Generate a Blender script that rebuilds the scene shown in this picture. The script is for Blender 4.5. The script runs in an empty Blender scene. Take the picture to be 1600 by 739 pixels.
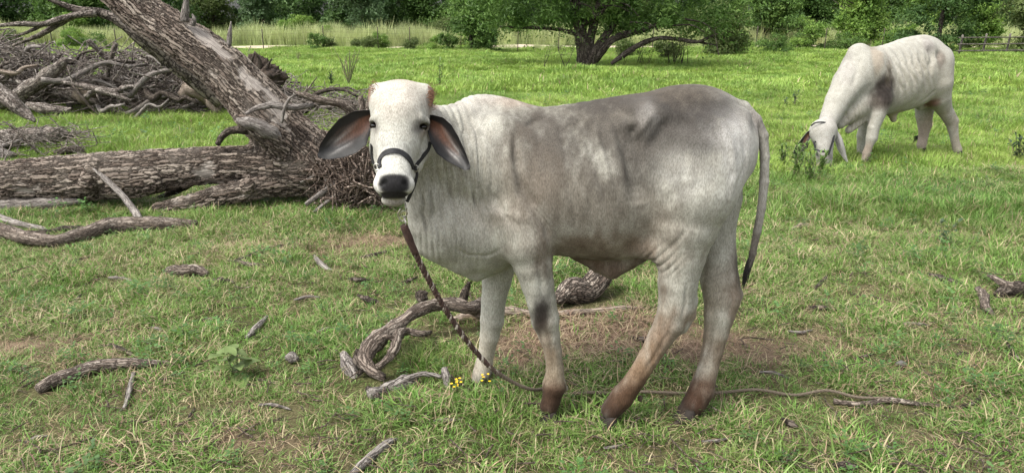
import bpy, math, random
import numpy as np
from mathutils import Vector, Matrix

# ------------------------------------------------------------------ camera, light, exposure
sc = bpy.context.scene
COL = sc.collection
CAM_H = 1.6
FPX = 1067.0
PITCH = math.atan((369.5 - 35.0) / FPX)
cam_d = bpy.data.cameras.new('camera'); cam = bpy.data.objects.new('camera', cam_d); COL.objects.link(cam)
cam.location = (0, 0, CAM_H); cam.rotation_euler = (math.pi / 2 - PITCH, 0, 0)
cam_d.sensor_width = 36; cam_d.lens = 36 * FPX / 1600; cam_d.clip_end = 2000; cam_d.clip_start = 0.05
sc.camera = cam
world = bpy.data.worlds.new('World'); sc.world = world; world.use_nodes = True
wn = world.node_tree.nodes; wl = world.node_tree.links
SUN_EL, SUN_AZ = math.radians(58), math.radians(-122)      # azimuth from +Y, clockwise
sky = wn.new('ShaderNodeTexSky'); sky.sky_type = 'NISHITA'; sky.sun_disc = False
sky.sun_elevation = SUN_EL; sky.sun_rotation = SUN_AZ; sky.air_density = 1.3; sky.dust_density = 5.0; sky.ozone_density = 0.6
soft = wn.new('ShaderNodeHueSaturation'); soft.inputs['Saturation'].default_value = 0.15     # thin bright overcast: a paler sky
wl.new(sky.outputs[0], soft.inputs['Color']); wl.new(soft.outputs[0], wn['Background'].inputs[0]); wn['Background'].inputs[1].default_value = 0.15
sun_d = bpy.data.lights.new('sun', 'SUN'); sun = bpy.data.objects.new('sun', sun_d); COL.objects.link(sun)
sun_d.energy = 1.5; sun_d.angle = math.radians(14); sun_d.color = (1.0, 0.95, 0.83)
sun.rotation_euler = (math.pi / 2 - SUN_EL, 0, math.pi - SUN_AZ)
sc.view_settings.view_transform = 'Standard'; sc.view_settings.look = 'None'
sc.view_settings.gamma = 1; sc.view_settings.exposure = 1.12
sc.cycles.use_denoising = True; sc.cycles.max_bounces = 6; sc.cycles.diffuse_bounces = 3; sc.cycles.transparent_max_bounces = 8

# ------------------------------------------------------------------ photo measurements -> world points
FW = np.array([0, math.cos(PITCH), -math.sin(PITCH)]); UP = np.array([0, math.sin(PITCH), math.cos(PITCH)])
def ray(px, py): return np.array([1.0, 0, 0]) * (px - 800) / FPX - UP * (py - 369.5) / FPX + FW
def P(px, py, Y):
    d = ray(px, py); return np.array([0, 0, CAM_H]) + d * (Y / d[1])
def mpx(px, py, Y): return (Y / ray(px, py)[1]) / FPX
def gh(x, y):                                             # height of the ground
    x = np.asarray(x, float); y = np.asarray(y, float)
    a = 0.018 * np.sin(x * 1.7 + 0.6 * np.sin(y * 1.1)) * np.cos(y * 1.3 + 0.4) + 0.012 * np.sin(x * 4.1 + y * 2.3) * np.sin(y * 3.7)
    far = np.clip((np.hypot(x, y) - 5) / 20, 0, 1)
    b = 0.10 * np.sin(x * 0.31 + 1.0) * np.sin(y * 0.27 + 0.5) + 0.05 * np.sin(x * 0.8 + y * 0.55)
    return a * 0.7 * (1 - 0.3 * far) + b * far
def G(px, py, dz=0.0):
    d = ray(px, py); z = 0.0
    for _ in range(6):
        t = (z + dz - CAM_H) / d[2]; p = np.array([0, 0, CAM_H]) + d * t; z = float(gh(p[0], p[1]))
    return p
def V(p): return Vector([float(c) for c in p])

# ------------------------------------------------------------------ object helpers
def finish(o, label=None, cat=None, group=None, kind=None):
    if label: o['label'] = label
    if cat: o['category'] = cat
    if group: o['group'] = group
    if kind: o['kind'] = kind
    return o
def thing(name, label, cat, loc=(0, 0, 0), group=None):
    o = bpy.data.objects.new(name, None); COL.objects.link(o); o.location = V(loc); o.empty_display_size = 0.1
    return finish(o, label, cat, group)
def make_mesh(name, verts, faces, mat=None, smooth=True, attrs=None):
    verts = np.asarray(verts, np.float32); me = bpy.data.meshes.new(name)
    if isinstance(faces, np.ndarray):
        nf, k = faces.shape
        me.vertices.add(len(verts)); me.vertices.foreach_set('co', verts.ravel())
        me.loops.add(nf * k); me.loops.foreach_set('vertex_index', faces.astype(np.int32).ravel())
        me.polygons.add(nf); me.polygons.foreach_set('loop_start', np.arange(0, nf * k, k, dtype=np.int32))
    else:
        me.from_pydata(verts.tolist(), [], faces)
    me.update(calc_edges=True)
    me.polygons.foreach_set('use_smooth', np.full(len(me.polygons), smooth))
    for an, arr in (attrs or {}).items():
        arr = np.asarray(arr, np.float32)
        if arr.ndim == 1:
            a = me.attributes.new(an, 'FLOAT', 'POINT'); a.data.foreach_set('value', arr)
        elif arr.shape[1] == 3:
            a = me.attributes.new(an, 'FLOAT_VECTOR', 'POINT'); a.data.foreach_set('vector', arr.ravel())
        else:
            a = me.attributes.new(an, 'FLOAT_COLOR', 'POINT'); a.data.foreach_set('color', arr.ravel())
    if mat: me.materials.append(mat)
    return me
def link(name, me, parent=None, loc=None):
    o = bpy.data.objects.new(name, me); COL.objects.link(o)
    if loc is not None: o.location = V(loc)
    if parent is not None:
        o.parent = parent
        if loc is None: o.location = -parent.location        # meshes given in world coordinates
    return o

# ------------------------------------------------------------------ numpy noise
def _h(i, j, k, s):
    n = (i * 374761393 + j * 668265263 + k * 2147483647 + s * 1274126177) & 0xffffffff
    n = ((n ^ (n >> 13)) * 1274126177) & 0xffffffff
    return ((n ^ (n >> 16)) & 0xffffff) / float(0xffffff)
def vnoise(p, s=0):
    p = np.asarray(p, float); i = np.floor(p).astype(np.int64); f = p - i; f = f * f * (3 - 2 * f); r = 0
    for a in (0, 1):
        for b in (0, 1):
            for c in (0, 1):
                w = (f[..., 0] if a else 1 - f[..., 0]) * (f[..., 1] if b else 1 - f[..., 1]) * (f[..., 2] if c else 1 - f[..., 2])
                r = r + w * _h(i[..., 0] + a, i[..., 1] + b, i[..., 2] + c, s)
    return r * 2 - 1
def fbm(p, o=3, s=0):
    p = np.asarray(p, float); r = 0; a = 1.0
    for q in range(o): r = r + a * vnoise(p * 2 ** q + q * 17.3, s + q); a *= 0.5
    return r

# ------------------------------------------------------------------ implicit body modelling
def smin(a, b, k):
    h = np.maximum(k - np.abs(a - b), 0) / k
    return np.minimum(a, b) - h * h * k * 0.25
class Field:
    def __init__(s, lo, hi, h):
        s.lo = np.array(lo, np.float32); s.h = h
        s.n = np.ceil((np.array(hi) - lo) / h).astype(int) + 1
        s.ax = [s.lo[i] + h * np.arange(s.n[i], dtype=np.float32) for i in range(3)]
        s.F = np.full(s.n, 0.25, np.float32)
    def box(s, lo, hi):
        a = np.clip(np.floor((np.array(lo) - s.lo) / s.h).astype(int), 0, s.n - 1)
        b = np.clip(np.ceil((np.array(hi) - s.lo) / s.h).astype(int) + 1, 1, s.n)
        sl = tuple(slice(int(a[i]), int(b[i])) for i in range(3))
        return sl, s.ax[0][sl[0]][:, None, None], s.ax[1][sl[1]][None, :, None], s.ax[2][sl[2]][None, None, :]
    def put(s, sl, d, k, cut=False):
        if cut: s.F[sl] = -smin(-s.F[sl], d, k)
        else: s.F[sl] = smin(s.F[sl], d, k)
    def seg(s, X, Y, Z, a, b):
        ab = b - a; L = max(float(ab @ ab), 1e-9)
        t = np.clip(((X - a[0]) * ab[0] + (Y - a[1]) * ab[1] + (Z - a[2]) * ab[2]) / L, 0, 1)
        d = np.sqrt((X - a[0] - t * ab[0]) ** 2 + (Y - a[1] - t * ab[1]) ** 2 + (Z - a[2] - t * ab[2]) ** 2)
        return d, t
    def chain(s, pts, rad, k=0.02, cut=False):
        pts = [np.array(p, np.float32) for p in pts]; m = max(rad) + k + 0.02
        A = np.array(pts); sl, X, Y, Z = s.box(A.min(0) - m, A.max(0) + m); D = None
        for i in range(len(pts) - 1):
            d, t = s.seg(X, Y, Z, pts[i], pts[i + 1]); d = d - (rad[i] + (rad[i + 1] - rad[i]) * t)
            D = d if D is None else smin(D, d, 0.008)
        s.put(sl, D, k, cut)
    def ell(s, c, r, k=0.03, rot=None, cut=False):
        m = max(r) + k + 0.02; c = np.array(c); sl, X, Y, Z = s.box(c - m, c + m)
        q = [X - c[0], Y - c[1], Z - c[2]]
        if rot is not None:
            R = np.array(Matrix.Rotation(0, 3, 'X')) if rot is None else np.array(rot)   # rows: local axes
            q = [R[i][0] * q[0] + R[i][1] * q[1] + R[i][2] * q[2] for i in range(3)]
        k0 = np.sqrt((q[0] / r[0]) ** 2 + (q[1] / r[1]) ** 2 + (q[2] / r[2]) ** 2)
        k1 = np.sqrt((q[0] / r[0] ** 2) ** 2 + (q[1] / r[1] ** 2) ** 2 + (q[2] / r[2] ** 2) ** 2) + 1e-6
        s.put(sl, k0 * (k0 - 1) / k1, k, cut)
    def loft(s, st, axis, k=0.04, nt=1.8, nb=2.4):
        # st: (xyz top, xyz bottom, half width); axis: horizontal unit vector along the animal
        st = [(np.array(a), np.array(b), w) for a, b, w in st]; ax = np.array(axis); side = np.array([-ax[1], ax[0], 0])
        c = [(a + b) / 2 for a, b, w in st]; S = np.array([q @ ax for q in c]); o = np.argsort(S); S = S[o]
        top = np.array([a[2] for a, b, w in st])[o]; bot = np.array([b[2] for a, b, w in st])[o]
        lat = np.array([q @ side for q in c])[o]; wid = np.array([w for a, b, w in st])[o]
        fs = np.linspace(S[0], S[-1], 160)
        def spline(v):                                        # smooth (monotone-ish) interpolation
            r = np.interp(fs, S, v); kern = np.ones(13) / 13
            rp = np.pad(r, 6, mode='edge'); return np.convolve(rp, kern, 'valid')
        T, B, L, W = map(spline, (top, bot, lat, wid))
        A = np.array([p for a, b, w in st for p in (a, b)]); m = max(wid) + 0.06
        sl, X, Y, Z = s.box(A.min(0) - m, A.max(0) + m)
        u = X * ax[0] + Y * ax[1]; v = X * side[0] + Y * side[1]
        u = u + 0 * Y; v = v + 0 * X
        ti = np.interp(u, fs, T); bi = np.interp(u, fs, B); li = np.interp(u, fs, L); wi = np.interp(u, fs, W)
        hc = (ti + bi) / 2; hh = np.maximum((ti - bi) / 2, 0.01); zz = (Z - hc) / hh
        n = np.where(zz > 0, nt, nb); yy = np.abs(v - li) / wi
        r = (yy ** n + np.abs(zz) ** n + 1e-9) ** (1 / n)
        d = (r - 1) * np.minimum(wi, hh) * 1.0
        e = np.maximum(np.maximum(S[0] - u, u - S[-1]), 0)      # beyond the ends
        d = np.where(e > 0, np.sqrt(np.maximum(d, 0) ** 2 + e ** 2), d)
        s.put(sl, d.astype(np.float32), k)
    def ridge(s, pts, amp, w):
        pts = [np.array(p, np.float32) for p in pts]; A = np.array(pts); m = 3.2 * w
        sl, X, Y, Z = s.box(A.min(0) - m, A.max(0) + m); D = None; n = len(pts) - 1
        for i in range(n):
            d, t = s.seg(X, Y, Z, pts[i], pts[i + 1]); u = (i + t) / n
            if D is None: D, U = d, u
            else: b = d < D; D = np.where(b, d, D); U = np.where(b, u, U)
        s.F[sl] -= amp * np.exp(-(D / w) ** 2) * np.clip(np.minimum(U, 1 - U) * 4 + .05, 0, 1)
    def mesh(s):
        F = s.F; S = F < 0
        c = [S[a:F.shape[0] - 1 + a, b:F.shape[1] - 1 + b, d:F.shape[2] - 1 + d] for a in (0, 1) for b in (0, 1) for d in (0, 1)]
        any_ = c[0].copy(); all_ = c[0].copy()
        for q in c[1:]: any_ |= q; all_ &= q
        act = np.argwhere(any_ & ~all_); pos = np.zeros((len(act), 3)); cnt = np.zeros(len(act))
        corners = [(a, b, d) for a in (0, 1) for b in (0, 1) for d in (0, 1)]
        val = {q: F[act[:, 0] + q[0], act[:, 1] + q[1], act[:, 2] + q[2]] for q in corners}
        for q in corners:
            for i in range(3):
                if q[i] == 0:
                    r = list(q); r[i] = 1; r = tuple(r); fa, fb = val[q], val[r]; x = (fa < 0) != (fb < 0)
                    t = np.where(x, fa / np.where(x, fa - fb, 1), 0); p = np.tile(np.array(q, float), (len(act), 1)); p[:, i] += t
                    pos[x] += p[x]; cnt[x] += 1
        verts = s.lo + s.h * (act + pos / cnt[:, None])
        idx = np.full(any_.shape, -1, np.int64); idx[act[:, 0], act[:, 1], act[:, 2]] = np.arange(len(act))
        faces = []
        for i in range(3):
            j, k = (i + 1) % 3, (i + 2) % 3
            sa = [slice(None)] * 3; sb = [slice(None)] * 3; sa[i] = slice(0, -1); sb[i] = slice(1, None)
            e = np.argwhere(S[tuple(sa)] != S[tuple(sb)])
            e = e[(e[:, j] > 0) & (e[:, k] > 0) & (e[:, j] < F.shape[j] - 1) & (e[:, k] < F.shape[k] - 1)]
            inside = S[e[:, 0], e[:, 1], e[:, 2]]
            def g(dj, dk):
                q = e.copy(); q[:, j] += dj; q[:, k] += dk; return idx[q[:, 0], q[:, 1], q[:, 2]]
            quad = np.stack([g(-1, -1), g(0, -1), g(0, 0), g(-1, 0)], 1)
            quad[~inside] = quad[~inside][:, ::-1]; faces.append(quad)
        faces = np.concatenate(faces); faces = faces[(faces >= 0).all(1)]
        # one light relaxation takes the grid steps out
        for it in range(1):
            acc = np.zeros_like(verts); n = np.zeros(len(verts))
            for a in range(4):
                b = (a + 1) % 4
                np.add.at(acc, faces[:, a], verts[faces[:, b]]); np.add.at(n, faces[:, a], 1)
            verts = verts * 0.5 + 0.5 * acc / np.maximum(n, 1)[:, None]
        return verts, faces

def vnormals(v, f):
    n = np.zeros_like(v); c = np.cross(v[f[:, 2]] - v[f[:, 0]], v[f[:, 3]] - v[f[:, 1]])
    for k in range(4): np.add.at(n, f[:, k], c)
    return n / (np.linalg.norm(n, axis=1)[:, None] + 1e-12)
def waves(v, n, ctr, rad, d, wl, amp, warp=.5, wf=5.0, seed=0, sharp=.7):
    """folds or ribs: real relief running across direction d inside a soft elliptical region"""
    q = (v - np.array(ctr)) / np.array(rad); m = np.exp(-(q ** 2).sum(1) ** 1.5)
    ph = (v @ np.array(d)) / wl + warp * fbm(v * wf, 2, seed); s = np.abs(np.sin(np.pi * ph)) ** sharp - .6
    return v + n * (amp * m * s * (.7 + .5 * fbm(v * 9, 2, seed + 3)))[:, None]

# ------------------------------------------------------------------ tubes (branches, rope, wires)
def smooth_path(pts, rad, per=6):
    pts = np.array(pts, float); rad = np.array(rad, float); n = len(pts)
    if n < 3:
        t = np.linspace(0, 1, per * (n - 1) + 1)[:, None]; return pts[0] * (1 - t) + pts[-1] * t, np.interp(t[:, 0], [0, 1], [rad[0], rad[-1]])
    P0 = np.vstack([2 * pts[0] - pts[1], pts, 2 * pts[-1] - pts[-2]]); out, ro = [], []
    for i in range(n - 1):
        a, b, c, d = P0[i], P0[i + 1], P0[i + 2], P0[i + 3]
        for q in range(per):
            t = q / per
            out.append(0.5 * ((2 * b) + (-a + c) * t + (2 * a - 5 * b + 4 * c - d) * t * t + (-a + 3 * b - 3 * c + d) * t ** 3))
            ro.append(rad[i] * (1 - t) + rad[i + 1] * t)
    out.append(pts[-1]); ro.append(rad[-1]); return np.array(out), np.array(ro)
def tube(pts, rad, sides=8, per=5, rough=0.0, seed=0, cap=True, flat=1.0):
    """verts, quads, bark coordinates of a tapered tube; rough = relative lumpiness"""
    C, R = smooth_path(pts, rad, per); n = len(C)
    T = np.gradient(C, axis=0); T /= np.linalg.norm(T, axis=1)[:, None] + 1e-9
    ref = np.array([0, 0, 1.0]) if abs(T[0][2]) < 0.9 else np.array([1.0, 0, 0]); Nn = []
    v = np.cross(T[0], ref); v /= np.linalg.norm(v)
    for i in range(n):
        v = v - T[i] * (v @ T[i]); v /= np.linalg.norm(v) + 1e-9; Nn.append(v)
    Nn = np.array(Nn); Bn = np.cross(T, Nn)
    th = np.linspace(0, 2 * math.pi, sides, endpoint=False); cs, sn = np.cos(th), np.sin(th)
    L = np.concatenate([[0], np.cumsum(np.linalg.norm(np.diff(C, axis=0), axis=1))])
    rr = np.repeat(R[:, None], sides, 1)
    bark = np.stack([R[:, None] * cs[None], R[:, None] * sn[None], np.repeat(L[:, None], sides, 1)], 2)
    if rough: rr = rr * (1 + rough * fbm(bark * np.array([1, 1, 0.35]) / max(R.max(), 1e-3) * 1.6 + seed * 7.7, 3, seed))
    vs = C[:, None] + Nn[:, None] * (rr * cs)[..., None] + Bn[:, None] * (rr * sn)[..., None] * flat
    vs = vs.reshape(-1, 3); bark = bark.reshape(-1, 3)
    i = np.arange(n - 1)[:, None] * sides; j = np.arange(sides)[None]; k = (j + 1) % sides
    F = np.stack([i + j, i + k, i + sides + k, i + sides + j], 2).reshape(-1, 4)
    if cap:                                                   # broken, slightly hollow ends
        base = len(vs); ex = [C[0] - T[0] * R[0] * 0.15, C[-1] + T[-1] * R[-1] * 0.15]
        vs = np.vstack([vs, ex]); bark = np.vstack([bark, [[0, 0, L[0]], [0, 0, L[-1]]]])
        q = []
        for m in range(0, sides, 2):
            a, b, c = m, (m + 1) % sides, (m + 2) % sides
            q.append([base, c, b, a]); o = (n - 1) * sides; q.append([base + 1, o + a, o + b, o + c])
        F = np.vstack([F, np.array(q)])
    return vs, F, bark
def join(parts):
    vs, fs, bs, o = [], [], [], 0
    for v, f, b in parts: vs.append(v); fs.append(f + o); bs.append(b); o += len(v)
    return np.vstack(vs), np.vstack(fs), np.vstack(bs)

# ------------------------------------------------------------------ materials
def new_mat(name):
    m = bpy.data.materials.new(name); m.use_nodes = True; nt = m.node_tree
    return m, nt.nodes, nt.links, nt.nodes['Principled BSDF']
def ramp(ns, stops, interp='LINEAR'):
    r = ns.new('ShaderNodeValToRGB'); r.color_ramp.interpolation = interp; e = r.color_ramp.elements
    while len(e) > len(stops): e.remove(e[-1])
    while len(e) < len(stops): e.new(0.5)
    for q, (p, c) in zip(e, stops): q.position = p; q.color = (*c, 1)
    return r
def noise_n(ns, ls, vec, scale, detail=4, rough=0.55, dist=0.0):
    n = ns.new('ShaderNodeTexNoise'); n.inputs['Scale'].default_value = scale; n.inputs['Detail'].default_value = detail
    n.inputs['Roughness'].default_value = rough; n.inputs['Distortion'].default_value = dist
    if vec is not None: ls.new(vec, n.inputs['Vector'])
    return n
def mapping(ns, ls, vec, scale):
    m = ns.new('ShaderNodeMapping'); m.inputs['Scale'].default_value = scale; ls.new(vec, m.inputs['Vector']); return m.outputs[0]
def attr(ns, name, typ='GEOMETRY'):
    a = ns.new('ShaderNodeAttribute'); a.attribute_name = name; a.attribute_type = typ; return a
def mixc(ns, ls, fac, a, b, mode='MIX'):
    m = ns.new('ShaderNodeMix'); m.data_type = 'RGBA'; m.blend_type = mode
    for sock, v in ((m.inputs[0], fac), (m.inputs[6], a), (m.inputs[7], b)):
        if hasattr(v, 'links'): ls.new(v, sock)
        elif isinstance(v, tuple): sock.default_value = (*v, 1)
        else: sock.default_value = v
    return m.outputs[2]
def bump(ns, ls, h, strength, dist, prev=None):
    b = ns.new('ShaderNodeBump'); b.inputs['Strength'].default_value = strength; b.inputs['Distance'].default_value = dist
    ls.new(h, b.inputs['Height'])
    if prev is not None: ls.new(prev, b.inputs['Normal'])
    return b.outputs[0]
def simple_mat(name, col, rough=0.7, metal=0.0, var=0.25, scale=30.0, bmp=0.3, dist=0.002):
    m, ns, ls, bs = new_mat(name); tc = ns.new('ShaderNodeTexCoord')
    n = noise_n(ns, ls, tc.outputs['Object'], scale)
    r = ramp(ns, [(0.3, tuple(c * (1 - var) for c in col)), (0.7, tuple(min(1, c * (1 + var)) for c in col))])
    ls.new(n.outputs[0], r.inputs[0]); ls.new(r.outputs[0], bs.inputs['Base Color'])
    bs.inputs['Roughness'].default_value = rough; bs.inputs['Metallic'].default_value = metal
    ls.new(bump(ns, ls, n.outputs[0], bmp, dist), bs.inputs['Normal']); return m
# ================================================================== ground, grass, track
def g2(px, py): p = G(px, py); return p[0], p[1]
DRY = [(*g2(930, 515), .45, .26, 1.15), (*g2(1030, 522), .46, .26, 1.1), (*g2(860, 560), .30, .16, .7), (*g2(1165, 545), .34, .16, .9), (*g2(590, 378), .35, .18, .9), (*g2(820, 545), .35, .16, .5),
       (*g2(30, 543), .22, .10, .8), (*g2(1290, 545), .25, .10, .45), (*g2(370, 690), .28, .08, .6), (*g2(560, 560), .3, .10, .35), (*g2(1440, 690), .2, .06, .6), (*g2(250, 560), .3, .1, .3),
       (*g2(440, 392), .5, .2, .5), (*g2(1290, 400), .6, .2, .4), (*g2(150, 410), .4, .15, .5), (*g2(700, 165), .8, .5, .3), (*g2(1240, 455), .5, .16, .4), (*g2(1480, 620), .3, .1, .4), (*g2(640, 690), .3, .06, .3)]
LUSH = [(*g2(1380, 320), 1.3, .45, 1.0), (*g2(1560, 340), .8, .4, .7), (*g2(1230, 280), .8, .5, .8), (*g2(300, 190), 1.6, .6, .8), (*g2(1500, 420), .6, .25, .4), (*g2(640, 560), .25, .12, .8),
        (*g2(1200, 105), 5, 2.5, .9), (*g2(140, 500), .5, .2, .1), (*g2(60, 640), .3, .15, .2), (*g2(820, 640), .35, .1, .5), (*g2(330, 345), .5, .12, .6)]
def field_val(L, x, y):
    r = 0
    for cx, cy, rx, ry, s in L: r = r + s * np.exp(-((x - cx) / rx) ** 2 - ((y - cy) / ry) ** 2)
    return r
def dryness(x, y):
    p = np.stack([x, y, 0 * x], -1); near = np.clip(1.25 - y / 9.0, 0.0, 1)
    n = fbm(p * 2.3, 4, 21) * .5 + fbm(p * .7, 2, 8) * .35
    return np.clip(field_val(DRY, x, y) + near * (0.13 + .50 * n) + .16 * n - .25 * field_val(LUSH, x, y), 0, 1)
ys = np.concatenate([np.linspace(-6, 1.4, 20), np.linspace(1.45, 8, 200), np.geomspace(8.1, 420, 130)])
xs = np.concatenate([-np.geomspace(400, 9.2, 45), np.linspace(-9, 9, 260), np.geomspace(9.2, 400, 45)])
XX, YY = np.meshgrid(xs, ys); ZZ = gh(XX, YY); pp = np.stack([XX, YY, 0 * XX], -1)
nearm = np.clip(1 - (YY - 8) / 3, 0, 1) * np.clip(1 - (np.abs(XX) - 8), 0, 1)
ZZ = ZZ + .006 * nearm * fbm(pp * 14, 3, 5)
n = len(xs); i = (np.arange(len(ys) - 1) * n)[:, None]; j = np.arange(n - 1)[None]
gf = np.stack([i + j, i + j + 1, i + n + j + 1, i + n + j], 2).reshape(-1, 4)
def ground_material():
    m, ns, ls, bs = new_mat('pasture_soil'); tc = ns.new('ShaderNodeTexCoord'); v = tc.outputs['Object']; d = attr(ns, 'dry')
    n1 = noise_n(ns, ls, v, 6, 6, .65); n2 = noise_n(ns, ls, v, 90, 4, .6); n3 = noise_n(ns, ls, v, .35, 3, .5)
    thatch = ramp(ns, [(.25, (.020, .022, .010)), (.5, (.055, .060, .022)), (.75, (.14, .125, .065))]); ls.new(n2.outputs[0], thatch.inputs[0])
    soil = ramp(ns, [(.3, (.075, .052, .035)), (.6, (.15, .11, .075)), (.8, (.25, .20, .14))]); ls.new(n2.outputs[0], soil.inputs[0])
    green = ramp(ns, [(.3, (.075, .125, .018)), (.7, (.13, .20, .035))]); ls.new(n3.outputs[0], green.inputs[0])
    sep = ns.new('ShaderNodeSeparateXYZ'); ls.new(v, sep.inputs[0]); mr = ns.new('ShaderNodeMapRange'); ls.new(sep.outputs[1], mr.inputs[0])
    mr.inputs[1].default_value = 7; mr.inputs[2].default_value = 22
    c = mixc(ns, ls, mr.outputs[0], thatch.outputs[0], green.outputs[0]); c = mixc(ns, ls, d.outputs['Fac'], c, soil.outputs[0])
    ls.new(c, bs.inputs['Base Color']); bs.inputs['Roughness'].default_value = .95; bs.inputs['Specular IOR Level'].default_value = .1
    ls.new(bump(ns, ls, n1.outputs[0], .6, .03, bump(ns, ls, n2.outputs[0], .8, .008)), bs.inputs['Normal']); return m
WOODPTS = []
ground = link('ground', make_mesh('ground', np.stack([XX, YY, ZZ], -1).reshape(-1, 3), gf, ground_material(), attrs={'dry': dryness(XX, YY).ravel()})); finish(ground, kind='structure')

# dirt track across the back of the pasture
def track():
    m, ns, ls, bs = new_mat('pale_gravel'); tc = ns.new('ShaderNodeTexCoord'); n1 = noise_n(ns, ls, tc.outputs['Object'], 3, 5, .6)
    r = ramp(ns, [(.3, (.30, .24, .17)), (.7, (.46, .39, .30))]); ls.new(n1.outputs[0], r.inputs[0]); ls.new(r.outputs[0], bs.inputs['Base Color']); bs.inputs['Roughness'].default_value = .95
    X = np.linspace(-120, 120, 200); vs, F = [], []
    for q, x in enumerate(X):
        y0 = 45.0 + .6 * math.sin(x * .05)
        for k, dy in enumerate((0, .8, 1.6, 2.4, 3.2)): vs.append((x, y0 + dy + .15 * math.sin(x * 1.3 + k), float(gh(x, y0 + dy)) + .05 + .02 * math.sin(k * 1.2)))
    for q in range(199):
        for k in range(4): F.append([q * 5 + k, q * 5 + 5 + k, q * 5 + 6 + k, q * 5 + 1 + k])
    o = link('dirt_track', make_mesh('dirt_track', vs, np.array(F), m)); finish(o, kind='structure')
track()

# ---- grass: tuft meshes, scattered by geometry nodes
def blade_mat(name, stops_young, stops_patch, dry_c, straw=0.0):
    m, ns, ls, bs = new_mat(name); geo = ns.new('ShaderNodeNewGeometry'); oi = ns.new('ShaderNodeObjectInfo'); a = attr(ns, 'tip'); rnd = attr(ns, 'rnd')
    big = noise_n(ns, ls, geo.outputs['Position'], .55, 4, .6); mid = noise_n(ns, ls, geo.outputs['Position'], 3.2, 4, .6)
    r1 = ramp(ns, stops_young); ls.new(rnd.outputs['Fac'], r1.inputs[0]); r2 = ramp(ns, stops_patch); ls.new(big.outputs[0], r2.inputs[0])
    c = mixc(ns, ls, .5, r1.outputs[0], r2.outputs[0])
    f = ns.new('ShaderNodeMapRange'); ls.new(mid.outputs[0], f.inputs[0]); f.inputs[1].default_value = .54; f.inputs[2].default_value = .72; f.inputs[3].default_value = straw; f.inputs[4].default_value = min(1, straw + .45)
    c = mixc(ns, ls, f.outputs[0], c, dry_c)
    hv = ns.new('ShaderNodeHueSaturation'); ls.new(c, hv.inputs['Color']); vv = ns.new('ShaderNodeMapRange'); ls.new(oi.outputs['Random'], vv.inputs[0]); vv.inputs[3].default_value = .72; vv.inputs[4].default_value = 1.28; ls.new(vv.outputs[0], hv.inputs['Value'])
    hh = ns.new('ShaderNodeMapRange'); ls.new(rnd.outputs['Fac'], hh.inputs[0]); hh.inputs[3].default_value = .485; hh.inputs[4].default_value = .515; ls.new(hh.outputs[0], hv.inputs['Hue'])
    ls.new(hv.outputs[0], bs.inputs['Base Color']); bs.inputs['Roughness'].default_value = .55; bs.inputs['Specular IOR Level'].default_value = .3
    tr = ns.new('ShaderNodeBsdfTranslucent'); ls.new(hv.outputs[0], tr.inputs[0]); mx = ns.new('ShaderNodeMixShader'); mx.inputs[0].default_value = .3
    out = ns['Material Output']; ls.new(bs.outputs[0], mx.inputs[1]); ls.new(tr.outputs[0], mx.inputs[2]); ls.new(mx.outputs[0], out.inputs[0]); return m
GREEN = blade_mat('grass_green', [(0, (.040, .110, .018)), (.4, (.10, .205, .036)), (.8, (.19, .31, .065)), (1, (.40, .42, .18))], [(.35, (.075, .18, .028)), (.65, (.165, .265, .055))], (.27, .27, .11), .0)
FARG = blade_mat('grass_far', [(0, (.085, .18, .032)), (.6, (.20, .33, .060)), (1, (.40, .47, .12))], [(.35, (.115, .235, .042)), (.62, (.30, .40, .080))], (.38, .41, .12), 0)
STRAW = blade_mat('grass_straw', [(0, (.27, .20, .11)), (.5, (.40, .32, .19)), (1, (.56, .48, .32))], [(.35, (.30, .22, .13)), (.65, (.46, .38, .24))], (.22, .17, .10), .1)
HAY = blade_mat('hay_litter', [(0, (.14, .085, .058)), (.5, (.29, .20, .145)), (1, (.48, .38, .28))], [(.35, (.20, .12, .085)), (.65, (.33, .23, .165))], (.16, .10, .07), .1)
REED = blade_mat('tall_grass_pale', [(0, (.26, .34, .12)), (.6, (.40, .46, .20)), (1, (.60, .58, .36))], [(.35, (.28, .36, .13)), (.62, (.46, .50, .24))], (.50, .48, .28), .05)
SRC = bpy.data.collections.new('grass_sources')
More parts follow.
